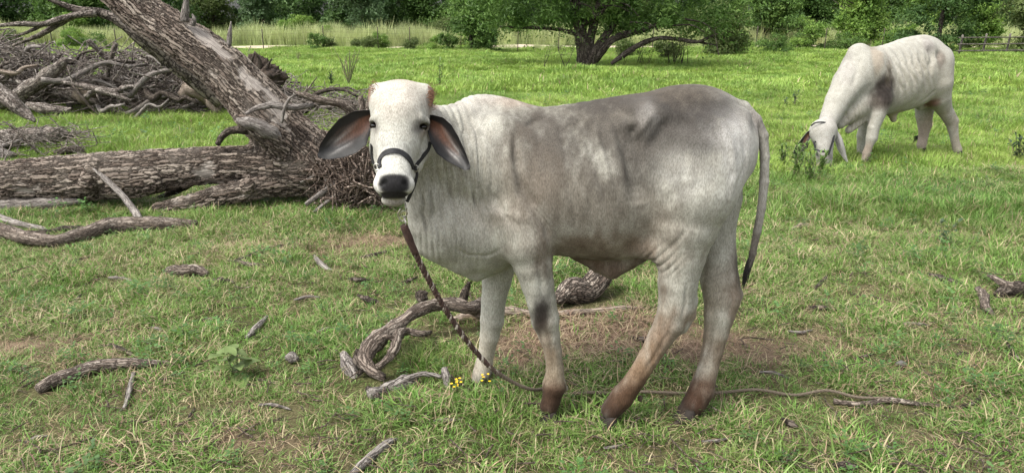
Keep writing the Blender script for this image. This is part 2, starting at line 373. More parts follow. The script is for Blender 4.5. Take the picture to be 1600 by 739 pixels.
def tuft_mesh(name, nb, spread, hmin, hmax, w, lean, mat, seed, flat=0.0, segs=3, mats=None):
    r = random.Random(seed); vs, F, tip, rn, mi = [], [], [], [], []
    for b in range(nb):
        a = r.uniform(0, 6.283); d = spread * math.sqrt(r.random()); x, y = d * math.cos(a), d * math.sin(a); h = r.uniform(hmin, hmax) * (1 - .3 * d / spread)
        la = a + r.gauss(0, .9); ln = lean * r.uniform(.2, 1.5); dx, dy = math.cos(la), math.sin(la); sx, sy = -dy, dx; tw = r.uniform(-.6, .6); q = r.random(); base = len(vs); wb = w * r.uniform(.6, 1.3)
        fl = r.random() < flat
        for k in range(segs + 1):
            t = k / segs
            if fl: off = h * t; z = .006 + .012 * math.sin(3.1 * t + q) + q * .012; bendx = .25 * h * math.sin(t * 2.4) * (q - .5) * 2
            else: off = h * ln * t * t; z = h * (t - .30 * min(ln, 1.6) * t * t); bendx = 0
            cx, cy = x + dx * off + sx * bendx, y + dy * off + sy * bendx; ww = wb * (1 - t) ** .6 * .5 if k < segs else 0
            if k < segs:
                vs += [(cx + sx * ww + dx * tw * ww, cy + sy * ww + dy * tw * ww, z), (cx - sx * ww - dx * tw * ww, cy - sy * ww - dy * tw * ww, z)]; tip += [t, t]; rn += [q, q]
            else: vs.append((cx, cy, z)); tip.append(1); rn.append(q)
        for k in range(segs - 1): o = base + 2 * k; F.append((o, o + 1, o + 3, o + 2)); mi.append(b)
        o = base + 2 * (segs - 1); F.append((o, o + 1, o + 2)); mi.append(b)
    me = make_mesh(name, vs, F, None, True, {'tip': tip, 'rnd': rn}); ml = mats or [(mat, 1.0)]
    for mm, _ in ml: me.materials.append(mm)
    if len(ml) > 1:
        rr = random.Random(seed + 9); pick = []
        for b in range(nb):
            u = rr.random(); k = 0
            while k < len(ml) - 1 and u > ml[k][1]: u -= ml[k][1]; k += 1
            pick.append(k)
        me.polygons.foreach_set('material_index', [pick[b] for b in mi])
    o = bpy.data.objects.new(name, me); SRC.objects.link(o); return o
for q in range(4): tuft_mesh(f'a{q}_tuft', 30, .08, .03, .085, .0052, 1.3, None, 100 + q, mats=[(GREEN, .84), (STRAW, .16)])           # 0-3 short green
for q in range(3): tuft_mesh(f'b{q}_tuft', 24, .08, .03, .12, .0042, 1.4, None, 120 + q, .55, mats=[(STRAW, .55), (GREEN, .3), (HAY, .15)])   # 4-6 dry
for q in range(2): tuft_mesh(f'c{q}_tuft', 40, .09, .05, .16, .0032, 1.0, None, 140 + q, .9, mats=[(HAY, .75), (STRAW, .25)])           # 7-8 hay
for q in range(3): tuft_mesh(f'd{q}_tuft', 38, .11, .06, .15, .0050, .8, None, 160 + q, mats=[(GREEN, .9), (STRAW, .10)])               # 9-11 lush
for q in range(3): tuft_mesh(f'e{q}_tuft', 60, .20, .07, .17, .0095, .9, None, 180 + q, segs=2, mats=[(FARG, .93), (STRAW, .07)])        # 12-14 mid
for q in range(3): tuft_mesh(f'f{q}_tuft', 90, .45, .08, .20, .022, .9, None, 200 + q, segs=2, mats=[(FARG, .96), (STRAW, .04)])        # 15-17 far
for q in range(3): tuft_mesh(f'g{q}_tuft', 60, .45, .7, 1.55, .030, .28, REED, 220 + q, segs=3)                                         # 18-20 reeds
tuft_mesh('h0_tuft', 7, .05, .12, .24, .0022, 1.1, STRAW, 240, segs=4)                                                                    # 21 tall dry stems
def herb_mesh(name, seed):
    r = random.Random(seed); vs, F, tip, rn = [], [], [], []
    for q in range(26):
        a = r.uniform(0, 6.28); d = r.uniform(0, .05); x, y, z = d * math.cos(a), d * math.sin(a), r.uniform(.02, .09); l = r.uniform(.012, .028); w = l * .38; el = r.uniform(-.2, .6); dx, dy = math.cos(a), math.sin(a); b = len(vs); u = r.random()
        vs += [(x, y, z), (x + dx * l * .5 - dy * w, y + dy * l * .5 + dx * w, z + el * l * .5), (x + dx * l, y + dy * l, z + el * l * .6), (x + dx * l * .5 + dy * w, y + dy * l * .5 - dx * w, z + el * l * .5)]; F.append((b, b + 1, b + 2, b + 3)); tip += [.5] * 4; rn += [u] * 4
    me = make_mesh(name, vs, F, None, True, {'tip': tip, 'rnd': rn}); me.materials.append(HERB); o = bpy.data.objects.new(name, me); SRC.objects.link(o)
HERB = blade_mat('low_herb', [(0, (.030, .085, .022)), (.6, (.07, .15, .04)), (1, (.16, .24, .09))], [(.35, (.04, .10, .025)), (.65, (.09, .17, .045))], (.10, .14, .05), 0)
herb_mesh('i0_herb', 1); herb_mesh('i1_herb', 2)                                                                                            # 22-23
def scatter(name, pts, idx, rot, scl, extra=None):
    me = make_mesh(name, pts, [], None, False); a = me.attributes.new('idx', 'INT', 'POINT'); a.data.foreach_set('value', np.asarray(idx, np.int32))
    a = me.attributes.new('rot', 'FLOAT_VECTOR', 'POINT'); a.data.foreach_set('vector', np.asarray(rot, np.float32).ravel()); a = me.attributes.new('scl', 'FLOAT', 'POINT'); a.data.foreach_set('value', np.asarray(scl, np.float32))
    o = link(name, me); finish(o, kind='stuff'); ng = bpy.data.node_groups.new(name, 'GeometryNodeTree')
    ng.interface.new_socket('Geometry', in_out='INPUT', socket_type='NodeSocketGeometry'); ng.interface.new_socket('Geometry', in_out='OUTPUT', socket_type='NodeSocketGeometry')
    N, Lk = ng.nodes, ng.links; gi, go = N.new('NodeGroupInput'), N.new('NodeGroupOutput'); ip = N.new('GeometryNodeInstanceOnPoints'); ci = N.new('GeometryNodeCollectionInfo')
    ci.inputs[0].default_value = SRC; ci.inputs[1].default_value = True; ci.inputs[2].default_value = True
    def na(nm, ty):
        x = N.new('GeometryNodeInputNamedAttribute'); x.data_type = ty; x.inputs[0].default_value = nm; return x.outputs[0]
    Lk.new(gi.outputs[0], ip.inputs['Points']); Lk.new(ci.outputs[0], ip.inputs['Instance']); ip.inputs['Pick Instance'].default_value = True
    Lk.new(na('idx', 'INT'), ip.inputs['Instance Index']); Lk.new(na('rot', 'FLOAT_VECTOR'), ip.inputs['Rotation']); Lk.new(na('scl', 'FLOAT'), ip.inputs['Scale']); Lk.new(ip.outputs[0], go.inputs[0])
    md = o.modifiers.new('scatter', 'NODES'); md.node_group = ng; return o
# ================================================================== the standing cow
def coat_material(name):
    m, ns, ls, bs = new_mat(name); a = attr(ns, 'coat'); tc = ns.new('ShaderNodeTexCoord')
    hair = noise_n(ns, ls, mapping(ns, ls, tc.outputs['Object'], (260, 260, 70)), 1.0, 3, 0.6)
    blotch = noise_n(ns, ls, tc.outputs['Object'], 22, 5, 0.65)
    r1 = ramp(ns, [(0.32, (0.55, 0.54, 0.52)), (0.66, (1.15, 1.15, 1.15))]); ls.new(hair.outputs[0], r1.inputs[0])
    r2 = ramp(ns, [(0.3, (0.86, 0.84, 0.82)), (0.65, (1.04, 1.04, 1.04))]); ls.new(blotch.outputs[0], r2.inputs[0])
    c = mixc(ns, ls, 0.85, a.outputs['Color'], r1.outputs[0], 'MULTIPLY'); c = mixc(ns, ls, 1.0, c, r2.outputs[0], 'MULTIPLY')
    ls.new(c, bs.inputs['Base Color']); bs.inputs['Roughness'].default_value = 0.8
    bs.inputs['Specular IOR Level'].default_value = 0.15
    bs.inputs['Sheen Weight'].default_value = 0.03; bs.inputs['Sheen Roughness'].default_value = 0.5
    b = bump(ns, ls, blotch.outputs[0], 0.35, 0.004); b = bump(ns, ls, hair.outputs[0], 0.35, 0.002, b)
    ls.new(b, bs.inputs['Normal']); return m
COAT = coat_material('cow_coat')
HORN = simple_mat('hoof_horn', (0.016, 0.011, 0.008), 0.85, var=0.5, scale=60)
EYE = new_mat('cow_eye'); EYE[3].inputs['Base Color'].default_value = (0.006, 0.004, 0.003, 1); EYE[3].inputs['Roughness'].default_value = 0.06; EYE = EYE[0]
STRAP = simple_mat('halter_webbing', (0.010, 0.010, 0.012), 0.7, var=0.3, scale=200)
METAL = simple_mat('metal_ring', (0.45, 0.43, 0.38), 0.35, 1.0, var=0.3, scale=120)
TAILH = simple_mat('tail_hair', (0.012, 0.010, 0.009), 0.6, var=0.5, scale=150)

def pr(px, py, Y, r): return P(px, py, Y), r * mpx(px, py, Y)
def chain_px(f, L, k=0.02, cut=False):
    q = [pr(*a) for a in L]; f.chain([a for a, b in q], [b for a, b in q], k, cut)
def st_px(L):
    return [(P(px, t, Y), P(px, b, Y), w) for px, t, b, w, Y in L]

def paint(verts, base, blobs, seed, sl=4.2, nz=1.0):
    """coat colours: blobs = (centre xyz, radii xyz, colour, strength)"""
    N = fbm(verts * 9.0, 4, seed); n2 = fbm(verts * np.array([46, 46, 13]), 3, seed + 5); n3 = fbm(verts * np.array([17, 17, 6]) + 3.3, 3, seed + 9)
    c = np.tile(np.array(base), (len(verts), 1))
    for ctr, rad, col, s in blobs:
        q = (verts - np.array(ctr)) / np.array(rad); d = np.sqrt((q ** 2).sum(1)) + nz * (0.20 * N + 0.20 * n2 + 0.22 * n3)
        w = s / (1 + np.exp(np.clip((d - 1) * sl, -30, 30))); c = c * (1 - w[:, None]) + np.array(col) * w[:, None]
    c *= (1 + nz * (0.12 * n2[:, None] + 0.05 * N[:, None] + .08 * n3[:, None]))
    return np.hstack([np.clip(c, 0.004, 0.95), np.ones((len(c), 1))])
def blob_px(px, py, rx, rz, col, s, Y=2.5, ry=0.6):
    c = P(px, py, Y); k = mpx(px, py, Y); return (c, (rx * k, ry, rz * k), col, s)

f = Field((-0.62, 2.13, -0.02), (1.12, 3.04, 1.46), 0.0044)
ax1 = np.array([1.0, -0.055, 0]); ax1 /= np.linalg.norm(ax1)
f.loft(st_px([  # px, top, bottom, half width, Y
    (735, 176, 428, .125, 2.72), (770, 166, 420, .165, 2.72), (810, 167, 404, .195, 2.71), (850, 168, 394, .225, 2.70),
    (905, 160, 399, .236, 2.69), (960, 150, 404, .244, 2.675), (1005, 144, 396, .200, 2.66), (1050, 139, 378, .205, 2.65),
    (1090, 139, 360, .220, 2.64), (1130, 155, 335, .195, 2.635), (1158, 170, 300, .150, 2.63), (1174, 192, 262, .065, 2.63)]), ax1, 0.03, 1.7, 2.0)
f.ell(P(762, 185, 2.71), (.13, .075, .085), .05)                                    # hump
f.ell(P(800, 200, 2.70), (.12, .09, .085), .05)
# neck, throat and the hanging dewlap
chain_px(f, [(652, 205, 2.56, 44), (690, 232, 2.64, 58), (735, 250, 2.69, 74), (790, 265, 2.71, 84)], .05)
chain_px(f, [(668, 200, 2.58, 30), (700, 205, 2.66, 36), (745, 195, 2.70, 36)], .05)
chain_px(f, [(652, 270, 2.56, 24), (672, 310, 2.60, 38), (705, 345, 2.65, 60), (760, 350, 2.68, 66)], .05)
chain_px(f, [(648, 300, 2.56, 12), (664, 350, 2.58, 24), (690, 375, 2.62, 32), (725, 392, 2.66, 34), (765, 385, 2.68, 36)], .04)
chain_px(f, [(652, 330, 2.57, 9), (664, 380, 2.60, 17), (700, 400, 2.64, 14), (745, 424, 2.68, 14), (785, 402, 2.70, 16)], .035)
# near shoulder and fore leg
f.ell(P(800, 262, 2.585), (.115, .085, .20), .06, rot=np.array([[.95, 0, .3], [0, 1, 0], [-.3, 0, .95]]))
f.ell(P(818, 345, 2.575), (.115, .095, .13), .05)
chain_px(f, [(800, 330, 2.58, 42), (822, 375, 2.565, 42), (832, 410, 2.56, 31), (840, 444, 2.56, 25.5), (846, 470, 2.555, 22.5), (852, 500, 2.553, 22),
             (858, 524, 2.553, 16.5), (864, 548, 2.555, 13.5), (867, 578, 2.555, 13.5), (866, 602, 2.55, 18.5), (862, 622, 2.545, 14.5), (858, 634, 2.54, 14.5)], .035)
# far fore leg
f.ell(P(775, 350, 2.79), (.10, .085, .12), .05)
chain_px(f, [(792, 340, 2.79, 40), (782, 395, 2.81, 30), (776, 440, 2.82, 22.5), (771, 470, 2.825, 19), (769, 500, 2.83, 18.5), (765, 525, 2.83, 15),
             (760, 550, 2.835, 12.5), (756, 570, 2.835, 13.5), (753, 583, 2.83, 14), (750, 592, 2.83, 13)], .03)
# near hind quarter and leg
chain_px(f, [(1098, 232, 2.56, 66), (1082, 300, 2.53, 66), (1072, 350, 2.515, 50), (1065, 398, 2.51, 37), (1059, 440, 2.505, 30.5), (1056, 478, 2.50, 27),
             (1048, 502, 2.50, 24), (1032, 527, 2.50, 19.5), (1014, 558, 2.50, 16), (993, 592, 2.505, 15.5), (972, 620, 2.505, 18), (955, 640, 2.50, 16)], .045)
chain_px(f, [(1078, 440, 2.51, 8), (1081, 470, 2.51, 9), (1078, 492, 2.51, 9), (1066, 512, 2.505, 9)], .02)   # tendon and point of hock
f.ell(P(1136, 235, 2.60), (.082, .12, .12), .05)
f.ell(P(1066, 255, 2.545), (.12, .055, .14), .06)
# far hind quarter and leg
chain_px(f, [(1112, 240, 2.70, 52), (1122, 310, 2.71, 36), (1121, 362, 2.69, 27), (1122, 405, 2.67, 28), (1124, 438, 2.65, 29), (1128, 464, 2.63, 28),
             (1124, 492, 2.61, 23), (1119, 520, 2.60, 18.5), (1113, 548, 2.59, 16), (1105, 580, 2.58, 15.5), (1097, 608, 2.575, 19), (1084, 632, 2.565, 18), (1074, 642, 2.56, 15)], .04)
chain_px(f, [(1144, 430, 2.66, 7), (1151, 460, 2.65, 9.5), (1144, 485, 2.64, 8)], .02)
# hips, pins, flank fold, sheath
f.ell(P(1016, 182, 2.545), (.055, .032, .035), .11)
f.ell(P(1030, 172, 2.83), (.045, .035, .03), .07)
f.ell(P(1158, 184, 2.555), (.032, .028, .034), .045)
f.ell(P(1085, 160, 2.64), (.13, .10, .05), .06)
chain_px(f, [(975, 378, 2.60, 16), (1010, 385, 2.55, 17), (1045, 385, 2.53, 26)], .05)
chain_px(f, [(905, 398, 2.69, 9), (935, 412, 2.69, 14), (956, 422, 2.69, 14), (985, 408, 2.68, 12), (1015, 393, 2.66, 9)], .045)
for q in ((884, 606, 2.575), (1000, 622, 2.53), (1110, 616, 2.585), (770, 580, 2.86)):                 # dewclaws
    f.ell(P(*q), (.011, .016, .014), .010)
# tail, lying against the rump and hanging clear below
chain_px(f, [(1125, 158, 2.63, 12), (1160, 170, 2.625, 12), (1180, 188, 2.615, 9.5), (1192, 212, 2.61, 8.0), (1195, 245, 2.605, 7.2), (1194, 285, 2.60, 7.0), (1190, 325, 2.595, 6.4),
             (1183, 362, 2.59, 6), (1176, 396, 2.585, 5.2), (1171, 416, 2.58, 4.5)], .012)
# head
HY = 2.47
f.ell(P(626, 172, HY), (.105, .11, .105), .02)
f.ell(P(626, 162, HY + .01), (.112, .09, .075), .02)
chain_px(f, [(592, 146, HY + .02, 16), (626, 149, HY + .02, 17), (662, 147, HY + .02, 16)], .02)
chain_px(f, [(626, 188, 2.42, 41), (621, 226, 2.36, 34), (616, 262, 2.305, 25.5), (615, 284, 2.285, 24.5)], .03)
f.ell(P(600, 222, 2.455), (.045, .085, .08), .04)
chain_px(f, [(651, 222, 2.50, 27), (641, 250, 2.43, 22), (630, 285, 2.35, 16)], .04)          # near jaw
chain_px(f, [(605, 232, 2.47, 24), (606, 262, 2.40, 20), (610, 285, 2.35, 16)], .04)
f.ell(P(615.5, 288, 2.268), (.070, .041, .050), .018)                                          # muzzle
f.ell(P(615, 312, 2.295), (.043, .036, .024), .012)                                           # chin
f.ell(P(616, 268, 2.275), (.050, .030, .03), .02)
chain_px(f, [(583, 190, 2.40, 5.5), (592, 184, 2.375, 4.5), (600, 184, 2.365, 3.5)], .02)         # brows
chain_px(f, [(666, 192, 2.40, 5.5), (656, 186, 2.375, 4.5), (648, 186, 2.365, 3.5)], .02)
f.ell(P(584, 196, 2.385), (.017, .024, .013), .008, cut=True); f.ell(P(661, 198, 2.385), (.017, .024, .013), .008, cut=True)
for s_, nx in ((-1, 601), (1, 631)):                                                          # nostrils
    chain_px(f, [(nx - 4 * s_, 281, 2.215, 3.0), (nx + 2 * s_, 283, 2.22, 5.4), (nx + 6 * s_, 290, 2.235, 3.2)], .005, cut=True)
f.ridge([P(590, 301, 2.26), P(603, 305, 2.235), P(615, 306, 2.222), P(628, 305, 2.235), P(640, 301, 2.26)], -.010, .0045)
f.ridge([P(615.5, 272, 2.21), P(615.5, 297, 2.22)], -.003, .003)
# loose skin: neck folds, shoulder edge, ribs
rs = random.Random(4)
def surf(px, py):                                                                             # first hit of the view ray with the body
    d = ray(px, py); o = np.array([0, 0, CAM_H]); d = d / d[1]
    for Y in np.arange(2.15, 3.0, 0.006):
        p = o + d * Y; i = np.round((p - f.lo) / f.h).astype(int)
        if (i >= 0).all() and (i < f.n).all() and f.F[tuple(i)] < 0: return p
    return o + d * 2.6
def dense(L, step=7):
    out = [L[0]]
    for a, b in zip(L, L[1:]):
        n = max(1, int(math.hypot(b[0] - a[0], b[1] - a[1]) / step))
        for k in range(1, n + 1): out.append((a[0] + (b[0] - a[0]) * k / n, a[1] + (b[1] - a[1]) * k / n))
    return out
def ridge_px(L, amp, w): f.ridge([surf(*a) for a in dense(L)], amp, w)
for L in ([(702, 178), (708, 210), (712, 250), (716, 290), (722, 330)], [(712, 176), (719, 205), (724, 250), (728, 300)], [(690, 250), (694, 290), (702, 330), (716, 360)],
          [(680, 262), (682, 300), (688, 340)], [(738, 200), (742, 250), (744, 300), (750, 335)], [(668, 275), (668, 310), (672, 350)],
          [(656, 300), (656, 335), (664, 372)], [(728, 262), (734, 305), (740, 330)], [(708, 262), (712, 300), (716, 325)]):
    ridge_px(L, .0075, .008); ridge_px([(a + 5, b) for a, b in L], -.0095, .006)
for L, a, w in (([(805, 205), (806, 245), (816, 290), (836, 325), (852, 355), (860, 385)], -.020, .013),
             ([(793, 205), (794, 260), (804, 305), (824, 340), (840, 365)], .010, .014), ([(770, 300), (782, 325), (800, 350)], -.010, .012), ([(748, 330), (790, 335), (830, 345)], .006, .02), ([(820, 200), (836, 190), (855, 184)], -.008, .012),
             ([(790, 318), (800, 340), (812, 362)], -.004, .008), ([(842, 352), (852, 368), (858, 388)], .005, .006), ([(832, 355), (846, 375)], .004, .005),
             ([(700, 380), (730, 398), (760, 400), (790, 385)], -.005, .008), ([(780, 350), (788, 375), (793, 405)], -.006, .010),
             ([(1036, 398), (1060, 375), (1080, 350)], -.004, .008), ([(1012, 380), (1022, 396), (1030, 414)], .005, .008),
             ([(984, 195), (986, 230), (992, 270), (1000, 320)], -.027, .034), ([(960, 175), (985, 180), (1005, 172)], -.006, .02), ([(988, 222), (1000, 205), (1012, 188), (1026, 168)], .010, .013), ([(1010, 240), (1030, 210), (1046, 180)], -.010, .022),
             ([(1040, 190), (1090, 200), (1130, 215)], -.012, .03), ([(1120, 180), (1140, 220), (1150, 270), (1138, 320)], .007, .018), ([(1030, 330), (1060, 300), (1100, 290)], -.006, .025), ([(1040, 470), (1044, 500), (1030, 530)], -.004, .009), ([(1160, 215), (1166, 250), (1152, 290)], -.006, .014),
             ([(858, 520), (864, 560), (866, 590)], -.005, .007), ([(1116, 470), (1112, 510), (1106, 560)], -.006, .009), ([(1054, 500), (1030, 545), (1000, 590)], -.005, .009), ([(838, 400), (846, 440), (850, 470)], -.006, .012), ([(1072, 440), (1072, 470), (1066, 500)], -.007, .007), ([(1140, 440), (1144, 470), (1136, 495)], -.007, .006)):
    ridge_px(L, a, w)
for q in range(6):
    x0 = 838 + q * 23; ridge_px([(x0 + 22, 190), (x0 + 30, 225), (x0 + 42, 262), (x0 + 50, 300)], .0060, .010); ridge_px([(x0 + 33, 190), (x0 + 41, 225), (x0 + 53, 262)], -.0060, .010)
cv, cf = f.mesh()
cnr = vnormals(cv, cf)
def ctr_px(px, py, Y=2.6): return P(px, py, Y)
def rad_px(rx, rz, ry=.5): k = mpx(800, 300, 2.6); return (rx * k, ry, rz * k)
cv = waves(cv, cnr, ctr_px(718, 270), rad_px(50, 120), (1, .35, .12), .030, .014, .7, 4, 1)          # neck folds
cv = waves(cv, cnr, ctr_px(716, 300), rad_px(56, 110), (1, .35, .2), .017, .0065, .9, 6, 2)
cv = waves(cv, cnr, ctr_px(680, 350), rad_px(36, 60), (1, .3, .1), .024, .008, .8, 5, 3)
cv = waves(cv, cnr, ctr_px(905, 250), rad_px(66, 78), (1, 0, .28), .060, .0125, .25, 4, 4, 1.1)       # ribs
cv = waves(cv, cnr, ctr_px(838, 350), rad_px(26, 42), (.8, 0, .6), .016, .006, .7, 7, 5)              # elbow wrinkles
cv = waves(cv, cnr, ctr_px(1022, 392), rad_px(26, 26), (.9, 0, -.5), .022, .008, .5, 7, 6)            # flank wrinkles
cv = waves(cv, cnr, ctr_px(1110, 330), rad_px(34, 60), (1, 0, -.3), .055, .004, .5, 4, 7, 1.2)
cn = fbm(cv * 16, 3, 9); W_ = np.array([0.375, 0.372, 0.332])
taupe = (0.20, 0.155, 0.135); grey = (0.036, 0.033, 0.032); rust = (0.16, 0.085, 0.05); white = (0.66, 0.65, 0.63); dark = (0.02, 0.017, 0.016)
blobs = [blob_px(985, 195, 200, 62, (0.078, 0.068, 0.056), .95), blob_px(1040, 150, 130, 36, (0.064, 0.052, 0.041), .94), blob_px(850, 255, 48, 95, (0.074, 0.065, 0.056), .9),
         blob_px(955, 165, 60, 18, grey, .5), blob_px(1068, 205, 68, 38, grey, .88), blob_px(870, 235, 75, 60, grey, .35), blob_px(1012, 190, 14, 20, (.5, .48, .46), .6),  # small pale patch: hip-bone highlight put into the coat colour
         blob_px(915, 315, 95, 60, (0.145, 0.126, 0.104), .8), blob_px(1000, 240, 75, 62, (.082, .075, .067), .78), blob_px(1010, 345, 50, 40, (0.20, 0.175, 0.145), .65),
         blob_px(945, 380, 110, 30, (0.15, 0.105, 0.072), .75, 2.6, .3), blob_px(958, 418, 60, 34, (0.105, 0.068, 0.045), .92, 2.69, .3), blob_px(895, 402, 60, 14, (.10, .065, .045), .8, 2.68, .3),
         blob_px(1062, 262, 34, 30, (.33, .325, .30), .6), blob_px(1150, 240, 38, 60, white, .7), blob_px(1130, 170, 60, 14, grey, .6),
         blob_px(1172, 255, 8, 60, (.05, .035, .03), .8, 2.66, .07), blob_px(760, 335, 34, 20, (.27, .225, .185), .65), blob_px(815, 300, 38, 75, (.27, .23, .19), .55), blob_px(725, 160, 50, 16, (.40, .38, .36), .5),  # narrow dark strip: shade between rump and tail put into the colour
         blob_px(815, 165, 50, 10, (.40, .32, .26), .5), blob_px(745, 250, 30, 90, (.36, .35, .32), .5), blob_px(720, 300, 60, 60, (.37, .36, .31), .5), blob_px(690, 360, 60, 60, (.40, .39, .35), .5)]
# legs: stained below hock and knee
blobs += [blob_px(845, 480, 12, 32, dark, .85, 2.55, .3), blob_px(850, 535, 14, 40, (.25, .17, .12), .7, 2.55, .2), blob_px(862, 590, 34, 60, (.21, .155, .10), .8, 2.55, .2), blob_px(860, 612, 26, 22, (.085, .045, .028), .92, 2.55, .2),
          blob_px(858, 640, 24, 14, dark, .8, 2.54, .2), blob_px(738, 575, 8, 30, (.1, .07, .05), .7, 2.83, .1), blob_px(768, 560, 30, 50, (.42, .37, .30), .6, 2.83, .15), blob_px(765, 590, 16, 9, dark, .8, 2.83, .1),
          blob_px(1035, 525, 30, 52, (.145, .085, .048), .8, 2.5, .2), blob_px(1000, 580, 40, 50, (.185, .115, .066), .92, 2.5, .2), blob_px(965, 630, 40, 34, (.055, .024, .013), .96, 2.5, .2), blob_px(1080, 490, 26, 14, (.2, .13, .09), .7, 2.5, .1),
          blob_px(1105, 480, 22, 60, (.24, .185, .13), .55, 2.62, .1), blob_px(1145, 480, 16, 70, (.14, .08, .045), .75, 2.62, .1), blob_px(1110, 580, 30, 55, (.16, .105, .066), .85, 2.6, .1), blob_px(1085, 635, 38, 36, (.035, .017, .011), .96, 2.57, .12),
          blob_px(1125, 600, 6, 22, (.5, .45, .4), .6, 2.58, .1)]
blobs += [blob_px(962, 634, 50, 30, (.026, .014, .009), .95, 2.5, .3), blob_px(978, 610, 34, 26, (.080, .046, .027), .8, 2.5, .3), blob_px(1078, 640, 46, 30, (.018, .011, .008), .95, 2.57, .2), blob_px(1098, 606, 30, 30, (.07, .036, .022), .8, 2.58, .2), blob_px(860, 632, 34, 30, (.04, .022, .014), .9, 2.54, .2), blob_px(845, 485, 11, 30, (.015, .012, .011), .9, 2.55, .3), blob_px(1092, 520, 12, 60, (.2, .13, .085), .5, 2.6, .1)]
# tail: grey, darker downward
blobs += [blob_px(1178, 186, 22, 24, (.22, .20, .19), .7, 2.61, .1), blob_px(1190, 290, 12, 75, (.34, .32, .30), .6, 2.6, .1), blob_px(1178, 395, 18, 45, (.12, .10, .09), .9, 2.59, .1), blob_px(1170, 425, 14, 26, dark, .95, 2.58, .1)]
# face: warm forehead, brown poll sides, dark muzzle, dark eyelids
blobs += [blob_px(622, 150, 36, 26, (.60, .53, .47), .4, 2.4, .2), blob_px(578, 145, 5, 15, (.17, .085, .05), .85, 2.49, .2), blob_px(677, 150, 5, 20, (.17, .08, .045), .9, 2.49, .2), blob_px(630, 120, 40, 7, (.3, .2, .13), .5, 2.47, .2),
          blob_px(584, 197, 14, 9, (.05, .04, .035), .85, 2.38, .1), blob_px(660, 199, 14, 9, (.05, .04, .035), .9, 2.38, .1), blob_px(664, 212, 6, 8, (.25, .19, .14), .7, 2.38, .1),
          blob_px(625, 240, 40, 30, (.64, .64, .61), .6, 2.36, .2), blob_px(615, 275, 40, 14, (.64, .64, .61), .8, 2.27, .1), blob_px(591, 290, 7, 14, (.64, .64, .61), .9, 2.25, .1), blob_px(641, 290, 7, 14, (.64, .64, .61), .9, 2.25, .1), blob_px(600, 225, 14, 24, (.42, .41, .38), .4, 2.4, .1)]
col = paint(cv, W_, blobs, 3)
# crisp naked nose pad, dark nostrils, and the lower-lip shadow painted as colour
def pad(cx, cy, rx, ry, Yc, c, sharp=22, n=3.0):
    d = (cv - np.array([0, 0, CAM_H])); z = d @ FW; u = d[:, 0] / z * FPX + 800; w = -(d @ UP) / z * FPX + 369.5
    r = (np.abs((u - cx) / rx) ** n + np.abs((w - cy) / ry) ** n) ** (1 / n)
    m = (1 / (1 + np.exp(np.clip((r - 1) * sharp, -30, 30)))) * (cv[:, 1] < Yc); col[:, :3] = col[:, :3] * (1 - m[:, None]) + np.array(c) * m[:, None]
pad(616, 287, 24.5, 15, 2.30, (.020, .0195, .021)); pad(601.5, 284, 4.5, 4.5, 2.30, (.003, .003, .003), 10, 2); pad(630.5, 284, 4.5, 4.5, 2.30, (.003, .003, .003), 10, 2); pad(616, 305, 22, 6, 2.30, (.02, .018, .018)); pad(616, 316, 14, 5, 2.30, (.30, .28, .25), 6)
cow = thing('cow', 'grey and white young zebu cow in a black halter standing side on near the camera', 'cow', (P(960, 640, 2.65)[0], 2.66, 0))
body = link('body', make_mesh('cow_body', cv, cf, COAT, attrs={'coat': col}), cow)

def ball(name, c, r, mat, parent, sc_=(1, 1, 1), seg=16):
    vs, fs = [], []
    for i in range(seg // 2 + 1):
        a = math.pi * i / (seg // 2)
        for j in range(seg):
            b = 2 * math.pi * j / seg; vs.append((c[0] + r * sc_[0] * math.sin(a) * math.cos(b), c[1] + r * sc_[1] * math.sin(a) * math.sin(b), c[2] + r * sc_[2] * math.cos(a)))
    for i in range(seg // 2):
        for j in range(seg): fs.append((i * seg + j, (i + 1) * seg + j, (i + 1) * seg + (j + 1) % seg, i * seg + (j + 1) % seg))
    return link(name, make_mesh(name, vs, np.array(fs), mat), parent)
for ex, ey in ((585, 197), (660, 199)):
    q = surf(ex, ey); ball('eye', q + np.array([0, .004, 0]), .018, EYE, cow, (1.0, .9, .78))

def lerp_poly(L, t):
    L = np.array(L, float); s = np.concatenate([[0], np.cumsum(np.linalg.norm(np.diff(L, axis=0), axis=1))]); s /= s[-1]
    return np.stack([np.interp(t, s, L[:, i]) for i in range(L.shape[1])], -1)
def ear_material():
    m, ns, ls, bs = new_mat('cow_ear'); a = attr(ns, 'coat'); tc = ns.new('ShaderNodeTexCoord')
    n = noise_n(ns, ls, mapping(ns, ls, tc.outputs['Object'], (200, 200, 60)), 1.0, 4, .7)
    r = ramp(ns, [(.3, (.6, .6, .6)), (.7, (1.3, 1.3, 1.3))]); ls.new(n.outputs[0], r.inputs[0])
    ls.new(mixc(ns, ls, 1.0, a.outputs['Color'], r.outputs[0], 'MULTIPLY'), bs.inputs['Base Color'])
    bs.inputs['Roughness'].default_value = .6; ls.new(bump(ns, ls, n.outputs[0], .4, .002), bs.inputs['Normal']); return m
EARM = ear_material()
